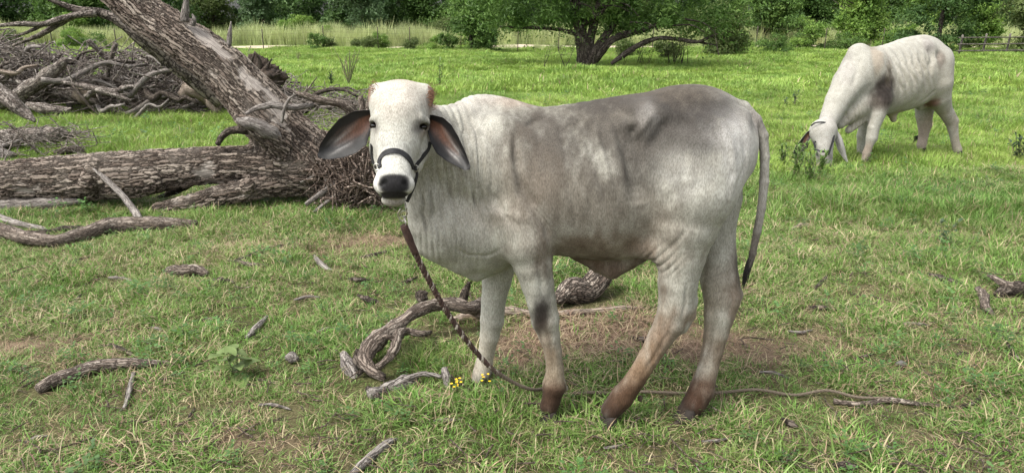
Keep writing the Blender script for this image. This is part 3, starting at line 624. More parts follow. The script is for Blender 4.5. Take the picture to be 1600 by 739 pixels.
def make_ear(name, upper, lower, parent, depth, th=0.004, label=None, outside=False, hair_side=1):
    """a cupped leaf-shaped ear: upper / lower edges as (px, py, Y), joined at root and tip"""
    nu, nv = 34, 18; vs, cc = [], []; us = np.linspace(0, 1, nu); A, B = lerp_poly(upper, us), lerp_poly(lower, us)
    for i, u in enumerate(us):
        a, b = P(*A[i]), P(*B[i])
        for j in range(nv):
            v = j / (nv - 1); p = a * (1 - v) + b * v; cup = math.sin(math.pi * v) * math.sin(math.pi * min(1, u * .9 + .12)) ** .7
            p = p + np.array([0, depth * cup + .004 * math.sin(u * 9 + v * 3), 0]); vs.append(p)
            edge = min(v, 1 - v, (1 - u) * 1.0) * 2; n = float(vnoise(np.array([u * 5, v * 14, 3.3]), 2)); n2 = float(vnoise(np.array([u * 3, v * 30, 7.3]), 5))
            dk = np.array([.007, .0065, .007]); red = np.array([.135, .060, .036]); wh = np.array([.38, .36, .345])
            if outside: c = np.array([.42, .40, .38]) * (.8 + .2 * n)
            else:
                m = 1 / (1 + math.exp(-(edge + .20 * n - .60) * 14)) * (1 - max(0, .10 - u) * 9 if u < .10 else 1)
                t = np.clip((u - .36) * 2.4 + .45 * n2 + .3 * (v if hair_side > 0 else 1 - v), 0, 1)
                c = dk * (1 - m) + (red * (1 - t) + wh * t * (.7 + .4 * n2)) * m
            cc.append([*np.clip(c, .004, 1), 1])
    vs = np.array(vs); back = vs + np.array([0, th, 0]) ; N = nu * nv
    i = np.arange(nu - 1)[:, None] * nv; j = np.arange(nv - 1)[None]
    f1 = np.stack([i + j, i + j + 1, i + nv + j + 1, i + nv + j], 2).reshape(-1, 4); f2 = f1[:, ::-1] + N; side = []
    ring = [q for q in range(nv)] + [q * nv + nv - 1 for q in range(1, nu)] + [(nu - 1) * nv + q for q in range(nv - 2, -1, -1)] + [q * nv for q in range(nu - 2, 0, -1)]
    for a, b in zip(ring, ring[1:] + ring[:1]): side.append([a, b, b + N, a + N])
    cb = np.array(cc); cb[:, :3] = np.array([.34, .31, .29])
    o = link(name, make_mesh(name, np.vstack([vs, back]), np.vstack([f1, f2, np.array(side)]), EARM, attrs={'coat': np.vstack([np.array(cc), cb])}), parent)
    if label: o['label'] = label
    return o
make_ear('ear', [(588, 176, 2.45), (577, 172, 2.43), (553, 174, 2.42), (530, 186, 2.41), (511, 208, 2.40), (499, 228, 2.395), (496, 243, 2.39)],
         [(588, 196, 2.45), (579, 205, 2.43), (573, 226, 2.42), (556, 240, 2.41), (535, 247, 2.40), (513, 249, 2.395), (498, 247, 2.39)], cow, .03, hair_side=1)
make_ear('ear', [(666, 180, 2.45), (676, 180, 2.44), (692, 184, 2.43), (706, 196, 2.42), (717, 215, 2.41), (728, 240, 2.40), (735, 260, 2.39)],
         [(668, 206, 2.45), (673, 222, 2.43), (682, 240, 2.42), (697, 252, 2.41), (712, 259, 2.40), (726, 266, 2.395), (734, 265, 2.39)], cow, .03, hair_side=-1)

def hoof(parent, toe, heading, size=1.0, mat=HORN, h=.055, lift=0.0):
    """cloven hoof: two claws side by side, toe forward, flat on the ground"""
    toe = np.array([toe[0], toe[1], float(gh(toe[0], toe[1])) + lift - .008]); fw = np.array([math.cos(heading), math.sin(heading), 0]); sd = np.array([-fw[1], fw[0], 0])
    for s in (-1, 1):
        rings = []
        for lv, (z, f0, f1, w) in enumerate(((0.0, -.095, .008, .027), (.012, -.094, .004, .0275), (.034, -.088, -.018, .025), (.056, -.080, -.038, .021), (.066, -.075, -.046, .012))):
            for q in range(12):
                a = 2 * math.pi * q / 12; c_ = math.cos(a); fx = (f0 + f1) / 2 + (f1 - f0) / 2 * (abs(c_) ** .8) * (1 if c_ > 0 else -1)
                taper = 1 - .35 * max(0, c_) ** 2
                yy = s * .024 + w * math.sin(a) * taper - s * .006 * max(0, c_)
                rings.append(toe + size * (fw * fx + sd * yy) + np.array([0, 0, size * z]))
        F = [[l * 12 + q, l * 12 + (q + 1) % 12, l * 12 + 12 + (q + 1) % 12, l * 12 + 12 + q] for l in range(4) for q in range(12)]
        F += [[q, q + 1, q + 2, q + 3] if False else [0, 12 - 1 - q, 12 - 2 - q, 12 - 3 - q] for q in range(0, 9, 2)]
        o = 48; F += [[o, o + q + 1, o + q + 2, o + q + 3] for q in range(0, 9, 2)]
        link('hoof', make_mesh('hoof', rings, np.array(F), mat), parent)
for px, py, Y, hd, sz in ((841, 650, 2.52, math.radians(200), .88), (737, 603, 2.82, math.radians(195), .85), (932, 658, 2.48, math.radians(190), .95), (1054, 655, 2.53, math.radians(192), .95)):
    hoof(cow, P(px, py, Y), hd, sz)

def hair_switch(name, parent, top, end, mat, n=160, w=.02, seed=1):
    r = random.Random(seed); parts = []
    for q in range(n):
        a = top + np.array([r.gauss(0, w * .18), r.gauss(0, w * .18), r.uniform(-.01, .02)]); e = end + np.array([r.gauss(0, w * .16), r.gauss(0, w * .16), r.uniform(-.01, .07)])
        m = (a + e) / 2 + np.array([r.gauss(0, w * .2) , r.gauss(0, w * .2), 0])
        parts.append(tube([a, m, e], [.0014, .0013, .0004], 4, 3, cap=False))
    v, ff, b = join(parts); return link(name, make_mesh(name, v, ff, mat), parent)
hair_switch('tail_switch', cow, P(1171, 412, 2.58), P(1161, 448, 2.575), TAILH)
# poll hair tufts (brown) beside the crown
def tuft(name, parent, spots, mat, seed, ln=.02):
    r = random.Random(seed); parts = []
    for (px, py, Y, dx) in spots:
        for q in range(70):
            a = P(px + r.gauss(0, 3), py + r.gauss(0, 8), Y + r.uniform(-.03, .03)); b = a + np.array([dx * r.uniform(.3, 1) * ln, r.gauss(0, .006), r.uniform(-.2, .7) * ln])
            parts.append(tube([a, b], [.0012, .0003], 3, 1, cap=False))
    v, ff, b = join(parts); return link(name, make_mesh(name, v, ff, mat), parent)
POLLH = simple_mat('poll_hair', (0.16, 0.075, 0.038), .7, var=.4, scale=100)
tuft('poll_hair', cow, [(586, 143, 2.46, -1)], POLLH, 3); tuft('poll_hair', cow, [(671, 147, 2.46, 1), (672, 158, 2.46, 1)], POLLH, 4)

# halter: noseband, cheek straps, rings, throat strap
def strap(name, pts, w, th, parent, mat=STRAP, per=5):
    """flat webbing following points (xyz, outward normal)"""
    C, _ = smooth_path([p for p, n in pts], [1] * len(pts), per); N, _ = smooth_path([n for p, n in pts], [1] * len(pts), per)
    T = np.gradient(C, axis=0); T /= np.linalg.norm(T, axis=1)[:, None]; N /= np.linalg.norm(N, axis=1)[:, None]; S = np.cross(T, N); S /= np.linalg.norm(S, axis=1)[:, None]
    rings = np.stack([C + S * w + N * th, C - S * w + N * th, C - S * w - N * th * .5, C + S * w - N * th * .5], 1); n = len(C); vs = rings.reshape(-1, 3)
    F = [[i * 4 + j, i * 4 + (j + 1) % 4, i * 4 + 4 + (j + 1) % 4, i * 4 + 4 + j] for i in range(n - 1) for j in range(4)] + [[0, 3, 2, 1], [4 * n - 4, 4 * n - 3, 4 * n - 2, 4 * n - 1]]
    o = link(name, make_mesh(name, vs, np.array(F), mat, smooth=False), parent); return o
def torus(name, c, R, r, nrm, parent, mat=METAL, sx=1.0):
    n = Vector(nrm).normalized(); t = n.orthogonal().normalized(); b = n.cross(t); L = []
    for i in range(17):
        a = 2 * math.pi * i / 16; L.append(np.array(c) + R * (math.cos(a) * np.array(t) * sx + math.sin(a) * np.array(b)))
    v, ff, bb = tube(L, [r] * 17, 8, 2, cap=False); return link(name, make_mesh(name, v, ff, mat), parent)
halter = cow
def on(px, py, out=.004):                                                     # a strap point lying on the skin
    p = surf(px, py); i = np.round((p - f.lo) / f.h).astype(int); g = np.array([f.F[tuple(np.minimum(i + np.eye(3, dtype=int)[q] * 2, f.n - 1))] - f.F[tuple(np.maximum(i - np.eye(3, dtype=int)[q] * 2, 0))] for q in range(3)])
    g = g / (np.linalg.norm(g) + 1e-9); return (p + g * out, g)
nb = [on(595, 262), on(594, 252), on(599, 243), on(607, 237.5), on(617, 236), on(627, 239), on(636, 246), on(641, 254), on(644, 262)]
hb = strap('halter', nb, .0085, .0025, cow); hb['label'] = 'black webbing halter'
def sub(name, pts, w=.0075): return strap(name, pts, w, .0022, hb)
hb.parent = cow
def rel(o):
    o.location = Vector((0, 0, 0)); return o
for nm, L in (('cheek_strap', [(646, 262), (652, 254), (660, 244), (668, 233), (671, 222)]), ('cheek_strap', [(588, 262), (584, 252), (582, 240), (582, 226)])):
    o = strap(nm, [on(*a) for a in L], .0075, .0022, cow); o.parent = hb; rel(o)
o = strap('chin_strap', [on(646, 262), on(650, 272), (P(647, 290, 2.34), np.array([.6, -.6, -.3])), (P(636, 315, 2.335), np.array([0, -.6, -.8]))], .0065, .0022, cow); o.parent = hb; rel(o)
for q in ((646, 263), (592, 262)):
    o = torus('ring', on(*q, .008)[0], .011, .0022, (0.2, 1, 0), cow); o.parent = hb; rel(o)
# ================================================================== the grazing cow
f2 = Field((3.2, 7.0, -0.05), (6.3, 9.4, 1.75), 0.0105)
ax2 = np.array([.915, .40, 0]); ax2 /= np.linalg.norm(ax2)
f2.loft(st_px([(1316, 108, 168, .10, 8.02), (1330, 80, 178, .17, 8.07), (1346, 74, 182, .20, 8.13), (1362, 73, 183, .22, 8.19), (1382, 68, 181, .255, 8.26), (1402, 60, 177, .275, 8.33), (1420, 56, 173, .285, 8.40),
     (1436, 54, 167, .28, 8.46), (1452, 59, 156, .25, 8.52), (1464, 70, 142, .20, 8.56), (1473, 84, 126, .12, 8.60)]), ax2, .05, 1.75, 2.3)
f2.ell(P(1340, 84, 8.10), (.12, .08, .11), .07)
chain_px(f2, [(1344, 112, 8.12, 32), (1328, 130, 8.05, 26), (1309, 158, 7.95, 19), (1296, 186, 7.86, 15)], .07)
chain_px(f2, [(1340, 165, 8.05, 22), (1325, 178, 8.0, 15), (1312, 194, 7.95, 8)], .06)
chain_px(f2, [(1366, 160, 8.10, 14), (1345, 186, 8.05, 9), (1326, 204, 8.0, 5)], .05)
f2.ell(P(1370, 118, 8.0), (.13, .09, .26), .08); f2.ell(P(1376, 152, 7.98), (.13, .09, .14), .06)
chain_px(f2, [(1376, 160, 7.98, 15), (1371, 180, 7.96, 11.5), (1365, 200, 7.94, 8.8), (1362, 216, 7.93, 8.6), (1358, 228, 7.92, 5.6), (1354, 240, 7.92, 6.2), (1351, 250, 7.91, 5)], .04)
chain_px(f2, [(1362, 170, 8.35, 14), (1352, 195, 8.36, 9), (1347, 212, 8.36, 8), (1345, 228, 8.36, 5.6), (1344, 240, 8.36, 5.6)], .04)
chain_px(f2, [(1462, 100, 8.42, 24), (1462, 130, 8.40, 24), (1466, 152, 8.42, 18), (1476, 172, 8.47, 11), (1487, 190, 8.5, 9.5), (1489, 203, 8.5, 7.2), (1492, 220, 8.5, 5.8), (1496, 234, 8.5, 6.4), (1497, 240, 8.5, 5.6)], .06)
chain_px(f2, [(1449, 130, 8.70, 22), (1446, 158, 8.72, 16), (1444, 180, 8.72, 12), (1445, 196, 8.72, 10), (1443, 212, 8.71, 7), (1440, 226, 8.70, 7), (1439, 234, 8.70, 6)], .05)
f2.ell(P(1474, 98, 8.50), (.09, .10, .16), .08); f2.ell(P(1448, 76, 8.30), (.05, .04, .05), .10); f2.ell(P(1400, 132, 8.12), (.24, .09, .20), .12)
f2.chain([P(1394, 178, 8.3), P(1396, 187, 8.3)], [.05, .035], .04); f2.chain([P(1438, 165, 8.5), P(1448, 160, 8.5)], [.06, .06], .05)
f2.ell(P(1286, 206, 7.78), (.155, .13, .15), .03); chain_px(f2, [(1287, 206, 7.76, 17.5), (1287, 228, 7.70, 14), (1288, 244, 7.66, 12), (1288, 253, 7.65, 12)], .04)
def ridge2(L, amp, w):
    pts = []; L = dense(L, 4)
    for px, py in L:
        d = ray(px, py); d = d / d[1]; o = np.array([0, 0, CAM_H]); hit = o + d * 8.1
        for Y in np.arange(7.3, 9.0, .01):
            p = o + d * Y; i = np.round((p - f2.lo) / f2.h).astype(int)
            if (i >= 0).all() and (i < f2.n).all() and f2.F[tuple(i)] < 0: hit = p; break
        pts.append(hit)
    f2.ridge(pts, amp, w)
for q in range(7):
    x0 = 1376 + q * 10.5; ridge2([(x0, 88 - q * 2), (x0 + 10, 115), (x0 + 17, 145)], .010, .016); ridge2([(x0 + 5, 88 - q * 2), (x0 + 15, 115), (x0 + 22, 145)], -.010, .016)
ridge2([(1362, 80), (1368, 110), (1374, 135), (1378, 160)], -.025, .03); ridge2([(1330, 90), (1322, 115), (1312, 145)], -.012, .02); ridge2([(1345, 84), (1340, 110), (1330, 140)], -.010, .02); ridge2([(1320, 175), (1326, 190)], -.012, .012); ridge2([(1334, 172), (1338, 188)], -.012, .012)
ridge2([(1452, 70), (1456, 90), (1452, 115)], -.03, .035); ridge2([(1468, 80), (1464, 95)], -.025, .03); ridge2([(1440, 160), (1452, 150), (1462, 140)], -.02, .02)
v2, q2 = f2.mesh()
def b2(px, py, rx, rz, c, s, Y=8.0, ry=.9): return blob_px(px, py, rx, rz, c, s, Y, ry)
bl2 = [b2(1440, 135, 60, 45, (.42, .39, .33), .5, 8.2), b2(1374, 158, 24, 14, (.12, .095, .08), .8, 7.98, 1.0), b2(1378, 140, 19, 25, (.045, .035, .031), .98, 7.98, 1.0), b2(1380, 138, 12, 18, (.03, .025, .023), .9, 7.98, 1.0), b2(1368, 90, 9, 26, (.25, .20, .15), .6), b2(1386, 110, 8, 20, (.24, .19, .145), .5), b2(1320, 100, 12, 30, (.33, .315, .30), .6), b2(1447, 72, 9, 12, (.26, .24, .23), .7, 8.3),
       b2(1464, 94, 8, 14, (.16, .13, .11), .75, 8.3), b2(1394, 182, 14, 12, (.34, .26, .19), .6, 8.3), b2(1446, 158, 10, 9, (.15, .055, .04), .9, 8.5, .3), b2(1290, 215, 26, 40, (.36, .35, .335), .7, 7.8), b2(1288, 248, 12, 9, (.22, .20, .19), .8, 7.65), b2(1352, 238, 12, 16, (.24, .18, .14), .7, 7.9), b2(1495, 225, 12, 24, (.30, .25, .20), .6, 8.5),
       b2(1444, 210, 16, 40, (.36, .27, .22), .6, 8.7), b2(1490, 185, 10, 20, (.30, .25, .2), .5, 8.5), b2(1330, 190, 20, 25, (.42, .38, .32), .5, 8.0)]
n2r = vnormals(v2, q2); a3 = (.915, .40, 0)
v2 = waves(v2, n2r, P(1415, 105, 8.15), (.36, .5, .34), (.915, .4, .55), .105, .026, .3, 2.5, 11, 1.1)
v2 = waves(v2, n2r, P(1336, 185, 8.0), (.16, .4, .22), (1, .3, .25), .050, .020, .5, 4, 12)
v2 = waves(v2, n2r, P(1325, 125, 8.0), (.20, .4, .36), (.8, .3, -.45), .20, .012, .4, 3, 13, 1.2)
v2 = waves(v2, n2r, P(1378, 150, 7.95), (.09, .3, .16), (.8, .3, .5), .045, .010, .6, 5, 14)
c2 = paint(v2, np.array([.36, .352, .318]), bl2, 8, 6.5, .45)
cow2 = thing('cow', 'white zebu cow with its head down grazing in the pasture at the right', 'cow', (P(1420, 240, 8.3)[0], 8.3, 0))
link('body', make_mesh('cow_body', v2, q2, COAT, attrs={'coat': c2}), cow2)
for px, py, Y, hd in ((1347, 259, 7.88, 200), (1340, 246, 8.34, 200), (1491, 244, 8.46, 200), (1434, 240, 8.66, 200)): hoof(cow2, P(px, py, Y), math.radians(hd), 1.05)
make_ear('ear', [(1268, 203, 7.78), (1262, 206, 7.76), (1254, 215, 7.75), (1244, 228, 7.74), (1239, 240, 7.73)], [(1269, 213, 7.78), (1264, 220, 7.76), (1262, 232, 7.75), (1252, 240, 7.74), (1241, 244, 7.73)], cow2, .03, .008)
make_ear('ear', [(1304, 203, 7.80), (1310, 206, 7.78), (1316, 216, 7.76), (1321, 235, 7.75), (1325, 252, 7.74)], [(1303, 212, 7.80), (1305, 222, 7.78), (1309, 234, 7.76), (1316, 245, 7.75), (1323, 254, 7.74)], cow2, -.03, .008, outside=True)
hl = strap('halter', [(P(1267, 197, 7.74), np.array([0, -1, .6])), (P(1275, 192, 7.70), np.array([0, -1, .6])), (P(1290, 192, 7.69), np.array([0, -1, .6])), (P(1303, 200, 7.74), np.array([.4, -1, .3]))], .008, .004, cow2); hl['label'] = 'dark halter strap'
for L in ([(1304, 203, 7.70), (1302, 218, 7.62), (1298, 230, 7.58), (1294, 243, 7.55)], [(1276, 234, 7.60), (1284, 237, 7.56), (1296, 236, 7.58)], [(1272, 222, 7.64), (1274, 234, 7.60), (1278, 244, 7.57)]):
    o = strap('cheek_strap', [(P(a, b, Y), np.array([0.1, -1, .1])) for a, b, Y in L], .010, .006, cow2); o.parent = hl; rel(o)
for px, py in ((1273, 222), (1301, 222)): ball('eye', P(px, py, 7.66), .018, EYE, cow2, (1, .8, .7))
v, ff, b_ = tube([P(1462, 132, 8.70), P(1458, 160, 8.80), P(1455, 190, 8.85), P(1446, 212, 8.85)], [.018, .014, .011, .009], 6, 5, .1, 3)
link('tail', make_mesh('tail', v, ff, simple_mat('tail_skin', (.16, .14, .13), .8), attrs={'bark': b_}), cow2)
hair_switch('tail_switch', cow2, P(1446, 210, 8.85), P(1427, 222, 8.8), TAILH, 90, .04, 4)

# ================================================================== lead rope
def rope_mat(name, stops):
    m, ns, ls, bs = new_mat(name); a = attr(ns, 'bark'); sp_ = ns.new('ShaderNodeSeparateXYZ'); ls.new(a.outputs['Vector'], sp_.inputs[0]); fr = noise_n(ns, ls, mapping(ns, ls, a.outputs['Vector'], (160, 160, 60)), 1.0, 2, .6)
    r = ramp(ns, stops); ls.new(fr.outputs[0], r.inputs[0]); mr = ns.new('ShaderNodeMapRange'); ls.new(sp_.outputs[2], mr.inputs[0]); mr.inputs[1].default_value = .85; mr.inputs[2].default_value = 1.05
    ls.new(mixc(ns, ls, mr.outputs[0], r.outputs[0], (.12, .095, .07)), bs.inputs['Base Color']); bs.inputs['Roughness'].default_value = .9; ls.new(bump(ns, ls, fr.outputs[0], .8, .002), bs.inputs['Normal']); return m
RA = rope_mat('rope_brown', [(.3, (.030, .016, .013)), (.7, (.085, .045, .036))]); RB = rope_mat('rope_flecked', [(.50, (.07, .04, .032)), (.56, (.50, .44, .38)), (1, (.6, .55, .48))])
RP = [(631, 352, 2.33), (638, 370, 2.34), (650, 398, 2.36), (668, 434, 2.39), (690, 474, 2.43), (712, 508, 2.47), (738, 543, 2.52), (768, 575, 2.57), (800, 596, 2.62), (830, 608, 2.655)]
pts = [P(*q) for q in RP]
for px, py in ((852, 616), (880, 620), (930, 623), (965, 620), (1000, 622), (1060, 619), (1120, 622), (1180, 619), (1240, 622), (1290, 620), (1340, 627), (1395, 629)): g = G(px, py); pts.append(g + np.array([0, 0, .026 + .010 * math.sin(px * .07)])); WOODPTS.append((g[0], g[1], .05))
rope = thing('lead_rope', 'brown rope with white flecks hanging from the cow halter and trailing along the grass', 'rope', (pts[8][0], pts[8][1], 0))
C, _ = smooth_path(pts, [1] * len(pts), 24); T = np.gradient(C, axis=0); T /= np.linalg.norm(T, axis=1)[:, None]; Lr = np.concatenate([[0], np.cumsum(np.linalg.norm(np.diff(C, axis=0), axis=1))])
S_ = np.cross(T, np.array([0, 1.0, 0])); S_ /= np.linalg.norm(S_, axis=1)[:, None]; B_ = np.cross(T, S_); Rr = np.interp(Lr, [0, .8, 1.0, Lr[-1]], [.0115, .0110, .0078, .0066])
for k in range(3):
    ph = 2 * math.pi * (Lr / .055 + k / 3); Ck = C + (S_ * np.cos(ph)[:, None] + B_ * np.sin(ph)[:, None]) * (Rr * .48)[:, None]
    v, ff, b_ = tube(Ck, list(Rr * .58), 6, 1, 0, k, cap=False); link('strand', make_mesh('rope_strand', v, ff, RB if k == 0 else RA, attrs={'bark': b_}), rope)
v, ff, b_ = tube([pts[0], pts[1], pts[2]], [.014, .0145, .0118], 10, 4, .08, 1); link('whipping', make_mesh('whipping', v, ff, RA, attrs={'bark': b_}), rope)
torus('chain_link', P(633, 345, 2.33), .011, .0028, (.9, .3, .2), rope, sx=1.5); torus('chain_link', P(631, 334, 2.335), .010, .0026, (.1, 1, .2), rope, sx=1.4); torus('chain_link', P(634, 323, 2.335), .010, .0026, (.9, .3, .1), rope, sx=1.4)
v, ff, b_ = tube([P(626, 326, 2.33), P(622, 336, 2.33), P(628, 346, 2.33), P(634, 340, 2.33)], [.003] * 4, 6, 4, cap=True); link('snap_hook', make_mesh('snap_hook', v, ff, METAL), rope)

# ================================================================== weeds and flowers
def weed_mat(name, cols): return leafy(name, cols)
def leafy(name, cols):
    m, ns, ls, bs = new_mat(name); tc = ns.new('ShaderNodeTexCoord'); oi = ns.new('ShaderNodeObjectInfo'); n = noise_n(ns, ls, tc.outputs['Object'], 60, 4, .6); r = ramp(ns, [(.3, cols[0]), (.7, cols[1])]); ls.new(n.outputs[0], r.inputs[0])
    hv = ns.new('ShaderNodeHueSaturation'); ls.new(r.outputs[0], hv.inputs['Color']); mr = ns.new('ShaderNodeMapRange'); ls.new(oi.outputs['Random'], mr.inputs[0]); mr.inputs[3].default_value = .75; mr.inputs[4].default_value = 1.25; ls.new(mr.outputs[0], hv.inputs['Value'])
    ls.new(hv.outputs[0], bs.inputs['Base Color']); bs.inputs['Roughness'].default_value = .55; tr = ns.new('ShaderNodeBsdfTranslucent'); ls.new(hv.outputs[0], tr.inputs[0]); mx = ns.new('ShaderNodeMixShader'); mx.inputs[0].default_value = .3
    ls.new(bs.outputs[0], mx.inputs[1]); ls.new(tr.outputs[0], mx.inputs[2]); ls.new(mx.outputs[0], ns['Material Output'].inputs[0]); return m
def leaf_shape(w, seed=0, n=7, curl=.25):
    r = random.Random(seed); vs, F = [], []
    for k in range(n + 1):
        t = k / n; ww = w * math.sin(math.pi * min(1, t * .93 + .05)) ** .7; z = -curl * t * t + .05 * math.sin(t * 6 + seed); vs += [(t, -ww, z + .18 * ww), (t, 0, z - .1 * ww), (t, ww, z + .18 * ww)]
    for k in range(n): o = 3 * k; F += [(o, o + 3, o + 4, o + 1), (o + 1, o + 4, o + 5, o + 2)]
    return np.array(vs), np.array(F)
LG = leafy('weed_leaf_pale', [(.09, .145, .04), (.19, .245, .085)]); LD = leafy('weed_leaf_dark', [(.025, .055, .02), (.06, .11, .04)]); LM = leafy('weed_leaf_green', [(.08, .16, .03), (.16, .26, .06)]); LDRY = leafy('weed_leaf_dry', [(.14, .08, .07), (.26, .17, .15)]); STEM = simple_mat('weed_stem', (.12, .13, .06), .8)
def weed(name, label, px, py, h, nst, nlf, lw, ll, mat, seed, cat='weed', spread=.25, parts_=True, up=.5):
    """stems with leaves up their length; each leaf a part where the photo shows it"""
    r = random.Random(seed); g = G(px, py); t = thing(name, label, cat, g); sh, sf = leaf_shape(lw, seed); me = make_mesh('leaf', sh, sf, mat); st_, lf = [], []
    for s_ in range(nst):
        a = r.uniform(0, 6.28); tip = np.array([math.cos(a) * spread * h * r.random(), math.sin(a) * spread * h * r.random(), h * r.uniform(.7, 1)]); mid = tip * .5 + np.array([r.gauss(0, .04) * h, r.gauss(0, .04) * h, .06 * h]); st_.append(tube([(0, 0, -.01), mid, tip], [h * .014, h * .011, h * .005], 5, 4, .1, s_))
        for k in range(nlf):
            u = (k + r.random()) / nlf * .85 + .15; base = (mid * 2 * u if u < .5 else mid + (tip - mid) * (u - .5) * 2); lf.append((base, r.uniform(0, 6.28), r.gauss(up, .35), ll * r.uniform(.6, 1.1) * (1.1 - .35 * u)))
    v, ff, b_ = join(st_); link('stem', make_mesh('stem', v + g, ff, STEM), t)
    ms = [Matrix.Translation(V(b)) @ Matrix.Rotation(a, 4, 'Z') @ Matrix.Rotation(-e, 4, 'Y') @ Matrix.Scale(l, 4) for b, a, e, l in lf]
    if parts_:
        for m_ in ms: o = bpy.data.objects.new('leaf', me); COL.objects.link(o); o.parent = t; o.matrix_local = m_
    else:
        vs = [np.array(m_)[:3, :3] @ sh.T + np.array(m_)[:3, 3:4] for m_ in ms]; V_ = np.concatenate([q.T for q in vs]); F_ = np.concatenate([sf + k * len(sh) for k in range(len(ms))]); link('foliage', make_mesh('foliage', V_ + g, F_, mat), t)
    return t
weed('broadleaf_weed', 'pale green broad-leaved weed in the left foreground grass', 372, 592, .20, 2, 6, .30, .115, LG, 3, spread=.5, up=.1)
weed('broadleaf_weed', 'dark green leafy weed stem in the right-hand grass above the broken branch', 1468, 385, .26, 2, 8, .30, .065, LD, 4, spread=.5)
weed('bushy_weed', 'dark bushy weed at the right edge beside the grazing cow', 1588, 250, .34, 6, 12, .2, .09, LD, 5, parts_=False, spread=.7)
for k, (px, py, h, n) in enumerate(((1238, 285, .42, 6), (1262, 290, .38, 6), (1222, 270, .34, 5), (1280, 282, .30, 5), (1250, 262, .30, 5))):
    weed('leafy_weed', ['tall leafy weed in front of the grazing cow head, the biggest of its clump', 'leafy weed just right of the biggest one in front of the grazing head', 'leafy weed at the left of the clump by the grazing head', 'low leafy weed under the grazing cow muzzle', 'leafy weed at the back of the clump by the grazing head'][k], px, py, h, n, 12, .16, .085, LM, 10 + k, parts_=False, up=.8)
weed('weed', 'small dark upright weed sprig in the pasture right of the cow rump, the right one', 1241, 168, .42, 3, 8, .22, .10, LD, 20, parts_=False); weed('weed', 'small dark weed sprig in the pasture just left of the upright one', 1226, 168, .22, 3, 6, .22, .09, LD, 21, parts_=False)
weed('weed', 'light green leafy weed standing in the pasture behind the cow neck', 686, 138, .75, 3, 9, .25, .13, LM, 22, parts_=False, spread=.4); weed('weed', 'dry purplish weed with seed heads behind the root end of the fallen tree', 545, 132, .95, 12, 14, .3, .05, LDRY, 23, parts_=False, spread=.45)
weed('weed', 'small green weed beside the dry purplish weed', 518, 135, .35, 6, 9, .2, .12, LD, 24, parts_=False); weed('weed', 'pale sprig in the pasture left of the dry purplish weed', 466, 98, .5, 4, 6, .2, .1, LDRY, 25, parts_=False)
for k, (px, py) in enumerate(((640, 305), (668, 148), (1330, 215), (1100, 112), (1500, 285))): pass
PET = simple_mat('yellow_petal', (.85, .55, .01), .5, var=.15)
def flowers(label, px, py, n, seed):
    r = random.Random(seed); g = G(px, py); t = thing('flower', label, 'flower', g); st_, pt = [], []
    for q in range(n):
        x, y, z = r.gauss(0, .010), r.gauss(0, .01), r.uniform(.045, .085); st_.append(tube([(x * .4, y * .4, -.01), (x, y, z)], [.0012, .001], 4, 2, cap=False))
        for k in range(5):
            a = k * 1.257 + q; sh, sf = leaf_shape(.38, k, 3, .1); m_ = np.array(Matrix.Translation((x, y, z)) @ Matrix.Rotation(a, 4, 'Z') @ Matrix.Rotation(-.4, 4, 'Y') @ Matrix.Scale(.0075, 4)); pt.append(((m_[:3, :3] @ sh.T + m_[:3, 3:4]).T, sf, sh))
    v, ff, b_ = join(st_); link('stem', make_mesh('stem', v + g, ff, STEM), t); v, ff, b_ = join(pt); link('blossom', make_mesh('blossom', v + g, ff, PET), t)
flowers('small cluster of yellow flowers beside the small grey gnarled branch', 714, 617, 9, 1); flowers('tiny yellow flowers in front of the far fore hoof', 757, 609, 5, 2)
